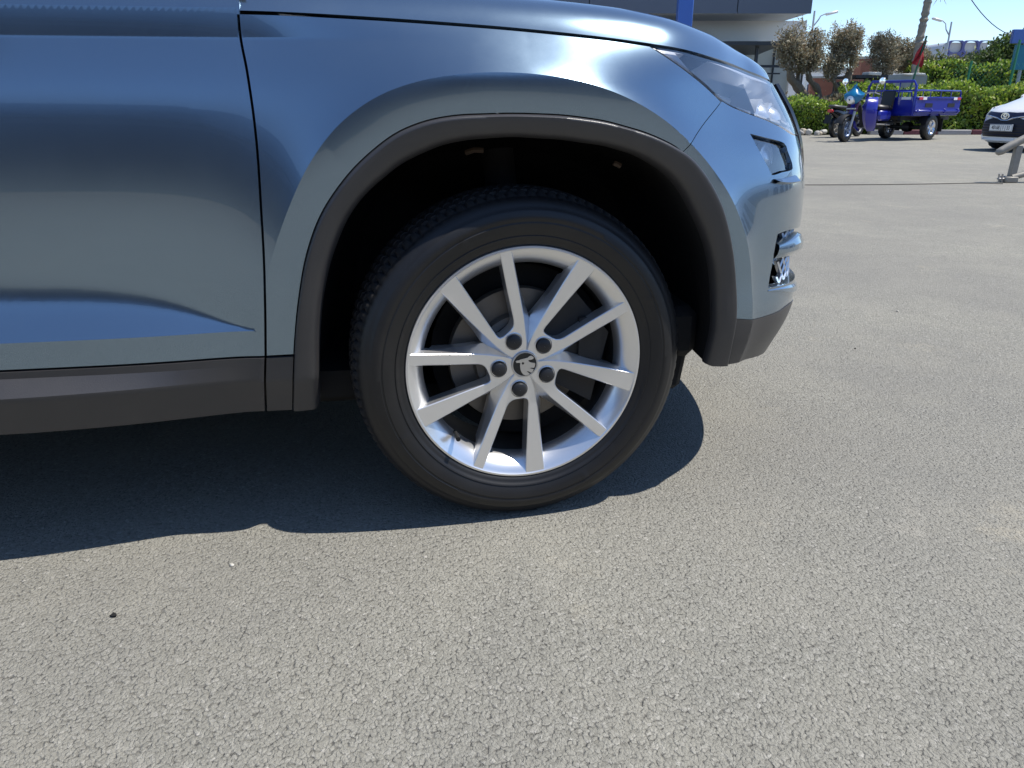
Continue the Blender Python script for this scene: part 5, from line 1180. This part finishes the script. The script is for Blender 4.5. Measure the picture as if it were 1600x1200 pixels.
for s_ in (-1, 1):
    out = [(-.40, .24), (-.43, .66), (-.55, .80), (-1.12, .93), (-1.9, .96), (-3.0, 1.0), (-3.75, 1.0), (-3.88, .6), (-3.80, .25), (-3.52, .25)] + [(-3.17 + .34 * math.cos(t), .30 + .34 * math.sin(t)) for t in np.linspace(math.pi, 0, 12)] + [(-2.80, .22), (-1.16, .22)] + [(-.80 + .34 * math.cos(t), .30 + .34 * math.sin(t)) for t in np.linspace(math.pi, 0.1, 12)]
    m = MB(); m.prism(out, 'y', s_ * .845, s_ * .79); m.build('side_panel', M['wpaint'], yr)
    for x_ in (-.80, -3.17): wheel_mesh(yr, (x_, s_ * .74, .30), .30, .18, M['alloy'], .66)
    m = MB(); m.add([(fx(.80 * s_, .60) + .004, s_ * .80, .58), (fx(.52 * s_, .66) + .01, s_ * .52, .655), (fx(.50 * s_, .73) + .012, s_ * .50, .725), (fx(.72 * s_, .76) - .02, s_ * .70, .80), (-.62, s_ * .815, .845), (-.52, s_ * .855, .72)], [(0, 1, 2, 3, 4, 5)]); hlw = m.build('headlight', simple('smoked_headlight', (.16, .18, .20), .12, .3, coat=.8), yr)
    m = MB(); m.box((-1.50, s_ * .90, 1.00), (.10, .16, .12), bev=.04); m.build('mirror', M['wpaint'], yr)
def on_f(y, z, o): return (fx(y, z) + o, y, z)
def front_patch(nm, poly, mat, o, step=.05):
    P = catmull(np.vstack([poly, poly[:1]]), 99)[:-1]; P = np.vstack([np.linspace(poly[i], poly[(i + 1) % len(poly)], 8, endpoint=False) for i in range(len(poly))])
    gx_, gy_ = np.meshgrid(np.arange(-.85, .86, step), np.arange(.1, .9, step)); q = np.stack([gx_.ravel(), gy_.ravel()], 1); q = q[inside(P, q)]; q = q[((q[:, None] - P[None]) ** 2).sum(-1).min(1) > .0004]
    r_ = delaunay_2d_cdt([Vector(p) for p in np.vstack([P, q])], [(i, (i + 1) % len(P)) for i in range(len(P))], [], 0, 1e-6); V = np.array([tuple(v) for v in r_[0]]); T = [tuple(f) for f in r_[2] if inside(P, V[list(f)].mean(0)[None])[0]]
    m = MB(); m.add([on_f(v[0], v[1], o) for v in V], T); return m.build(nm, mat, yr)
front_patch('lower_grille', np.array([(-.62, .27), (.62, .27), (.66, .36), (.54, .55), (.30, .615), (0, .56), (-.30, .615), (-.54, .55), (-.66, .36)]), M['darkgrille'], .010)
front_patch('upper_slot', np.array([(-.56, .665), (-.2, .60), (0, .57), (.2, .60), (.56, .665), (.52, .735), (.18, .715), (0, .725), (-.18, .715), (-.52, .735)]), M['slot'], .014)
for i in range(5): m = MB(); z_ = .31 + i * .05; m.tube([on_f(y, z_, .02) for y in np.linspace(-.6 + i * .01, .6 - i * .01, 13)], .006, 5); m.build('grille_bar', M['slot'], yr)
m = MB(); m.tube([on_f(y, float(np.interp(abs(y), [0, .08, .16, .30, .56], [.572, .578, .615, .640, .672])), .022) for y in np.linspace(-.56, .56, 33)], .012, 6); m.build('chrome_garnish', M['chrome'], yr)
m = MB()
def ell(c, rx, rz, t_, n_=28): return [(fx(c[0], c[1]) + .04, c[0] + rx * math.cos(q), c[1] + rz * math.sin(q)) for q in np.linspace(0, 2 * math.pi, n_)]
m.tube(ell((0, .652), .085, .055, 0), .010, 6, caps=False); m.tube(ell((0, .664), .052, .022, 0), .008, 6, caps=False); m.tube(ell((0, .650), .022, .050, 0), .008, 6, caps=False); m.build('badge', M['chrome'], yr)
m = MB(); m.box((.045, 0, .44), (.014, .52, .13), bev=.004); plate = m.build('number_plate', M['white_mark'], yr)
m = MB(); m.tube([(.054, -.25, .383), (.054, .25, .383), (.054, .25, .497), (.054, -.25, .497), (.054, -.25, .383)], .003, 4, caps=False); m.build('plate_border', M['darkgrille'], plate)
fc = bpy.data.curves.new('plate_text', 'FONT'); fc.body = '40168 | 1 | 33'; fc.size = .088; fc.align_x = 'CENTER'; fc.align_y = 'CENTER'; fc.extrude = .001
to = bpy.data.objects.new('plate_text', fc); COL.objects.link(to); bpy.context.view_layer.update()
tme = bpy.data.meshes.new_from_object(to.evaluated_get(bpy.context.evaluated_depsgraph_get())); bpy.data.objects.remove(to); tme.materials.clear(); tme.materials.append(M['darkgrille'])
to = link('plate_text', tme, plate); to.location = (.0545, 0, .44); to.rotation_euler = (R(90), 0, R(90)); to.scale = (.82, 1.15, 1)
m = MB(); m.tube([on_f(y, .215, .02) for y in np.linspace(-.70, .70, 21)], [.03] * 21, 8); m.build('bumper_lip', M['wpaint'], yr)
m = MB(); m.box((-2.1, 0, .26), (3.3, 1.5, .12)); m.box((-.62, 0, .45), (.9, 1.05, .5)); m.build('underbody', M['frame'], yr)
m = MB(); m.grid([[(-1.12 - .10 * t * t, .70 * t, 1.03) for t in np.linspace(-1, 1, 9)], [(-1.52 - .06 * t * t, .66 * t, 1.28) for t in np.linspace(-1, 1, 9)], [(-1.86, .58 * t, 1.44) for t in np.linspace(-1, 1, 9)]]); m.build('windscreen', M['glass'], yr)
m = MB(); m.grid([[(x_, .60 * t, 1.44 + .05 * math.sin((x_ + 1.86) / -1.6 * 3.14) + .03 * (1 - t * t)) for t in np.linspace(-1, 1, 9)] for x_ in np.linspace(-1.84, -3.5, 8)]); m.build('roof', M['wpaint'], yr)
for s_ in (-1, 1):
    m = MB(); m.grid([[(-1.25, s_ * .78, .97), (-3.6, s_ * .78, 1.0)], [(-1.92, s_ * .61, 1.43), (-3.45, s_ * .61, 1.44)]]); m.build('side_window', M['glass'], yr); m = MB(); m.tube([(-1.12, s_ * .73, 1.0), (-1.84, s_ * .60, 1.44)], .035, 6); m.build('pillar', M['wpaint'], yr)
m = MB(); m.grid([[(-3.85, y, z_) if z_ < 1.01 else (-3.5, y * .75, z_) for y in np.linspace(-.82, .82, 7)] for z_ in (.25, .6, 1.0, 1.44)]); m.build('tailgate', M['wpaint'], yr)

# ---- low steel barrier on the right
M['barrier'] = simple('weathered_grey_barrier_paint', (.27, .255, .225), .6, .2, .25, 18, .2)
A0 = (5.86, 9.319); BB = A0[1]
bar = lot('steel_barrier', 'low grey steel barrier with a sloping rail at the right edge', 'barrier', A0[0], BB)
def kp(t, y=0.0): return Vector((t[0] - A0[0], y, t[1]))
r0_, r1_, r2_ = kp((5.65, 0.347)), kp((5.915, 0.488)), kp((6.501, 0.802))
m = MB(); m.tube([r0_ + Vector((-.022, 0, -.016)), r0_ + Vector((-.006, 0, -.008)), r0_ + Vector((.03, 0, .006)), r0_.lerp(r1_, .5), r1_, r2_], [.020, .038, .045, .045, .045, .045], 12); m.build('rail', M['barrier'], bar)
for (pt_, pb_) in ((kp((5.873, 0.411)), kp((5.862, 0.029))), (kp((6.471, 0.747)), kp((6.531, 0.029)))):
    ax_ = (pt_ - pb_); m = MB(); m.box((pt_ + pb_) / 2, (.078, .07, ax_.length), rot=Matrix.Rotation(math.atan2(ax_.x, ax_.z), 3, 'Y'), bev=.008); m.build('post', M['barrier'], bar)
    m = MB(); m.box((pb_.x - .025, 0, .035), (.15, .15, .07), bev=.012); m.build('foot', M['barrier'], bar)
    for dx_ in (-.115, -.155): m = MB(); m.tube([(pb_.x + dx_, -.03, 0.0), (pb_.x + dx_ - .012, -.03, .10)], .010, 6); m.box((pb_.x + dx_, -.03, .045), (.04, .04, .018), bev=.004); m.build('bolt', M['steel'], bar)
lb0, lb1 = kp((5.848, 0.058)), kp((6.494, 0.239)); m = MB(); m.tube([lb0 + Vector((0, -.03, 0)), lb1 + Vector((0, -.03, 0))], .034, 10); m.build('lower_bar', M['barrier'], bar)
c0_ = (3.286, 8.941); c1_ = (4.522, 9.015); c2_ = (5.336, 9.164); c3_ = (5.632, 9.089)
M['cablegrey'] = simple('dusty_cable', (.06, .055, .05), .8)
cb = lot('ground_cable', 'thin dark cable lying across the asphalt to the barrier foot', 'cable', c0_[0], c0_[1]); q = []
ctl = np.array([(c0_[0] - 3.2, c0_[1] + .1), c0_, c1_, c2_, c3_]) - np.array(c0_)
for p in catmull(ctl, .12): q.append((p[0], p[1] + .012 * math.sin(p[0] * 2.1), .008))
m = MB(); m.tube(q, .0045, 5); m.build('cable', M['cablegrey'], cb)
# small litter on the asphalt
def pebble(label, px, s_, mat, kind='pebble'):
    p = LP(px[0], px[1]); r_ = bpy.data.objects.new('x', None); bpy.data.objects.remove(r_); m = MB(); n1, n2 = 8, 6; V = []
    for i in range(n2):
        for j in range(n1): th = math.pi * (i + .5) / n2; ph = 2 * math.pi * j / n1; k_ = s_ * (1 + .25 * math.sin(3 * ph + i) + .15 * math.cos(5 * th + j)); V.append((k_ * math.sin(th) * math.cos(ph), k_ * .8 * math.sin(th) * math.sin(ph), s_ * .45 + k_ * .55 * math.cos(th)))
    m.add(V, [(i * n1 + j, i * n1 + (j + 1) % n1, (i + 1) * n1 + (j + 1) % n1, (i + 1) * n1 + j) for i in range(n2 - 1) for j in range(n1)] + [tuple(range(n1)), tuple(range((n2 - 1) * n1, n2 * n1))])
    o = m.build(kind, mat, None, ang=60); o.location = p; o.rotation_euler = (0, 0, rng.uniform(0, 6)); return set_props(o, label, kind)
pebble('black chip of tar on the sunlit asphalt, lower left', (-0.717, 1.159), .0062, M['liner'])
pebble('small white pebble on the asphalt right of the bumper', (1.712, 3.321), .006, M['stone'][0])
pebble('pale chip near the shadow edge left of the tyre', (-0.56, 1.32), .005, M['stone'][0])
pebble('dark pebble on the far asphalt below the bumper', (1.293, 2.77), .004, M['liner'])
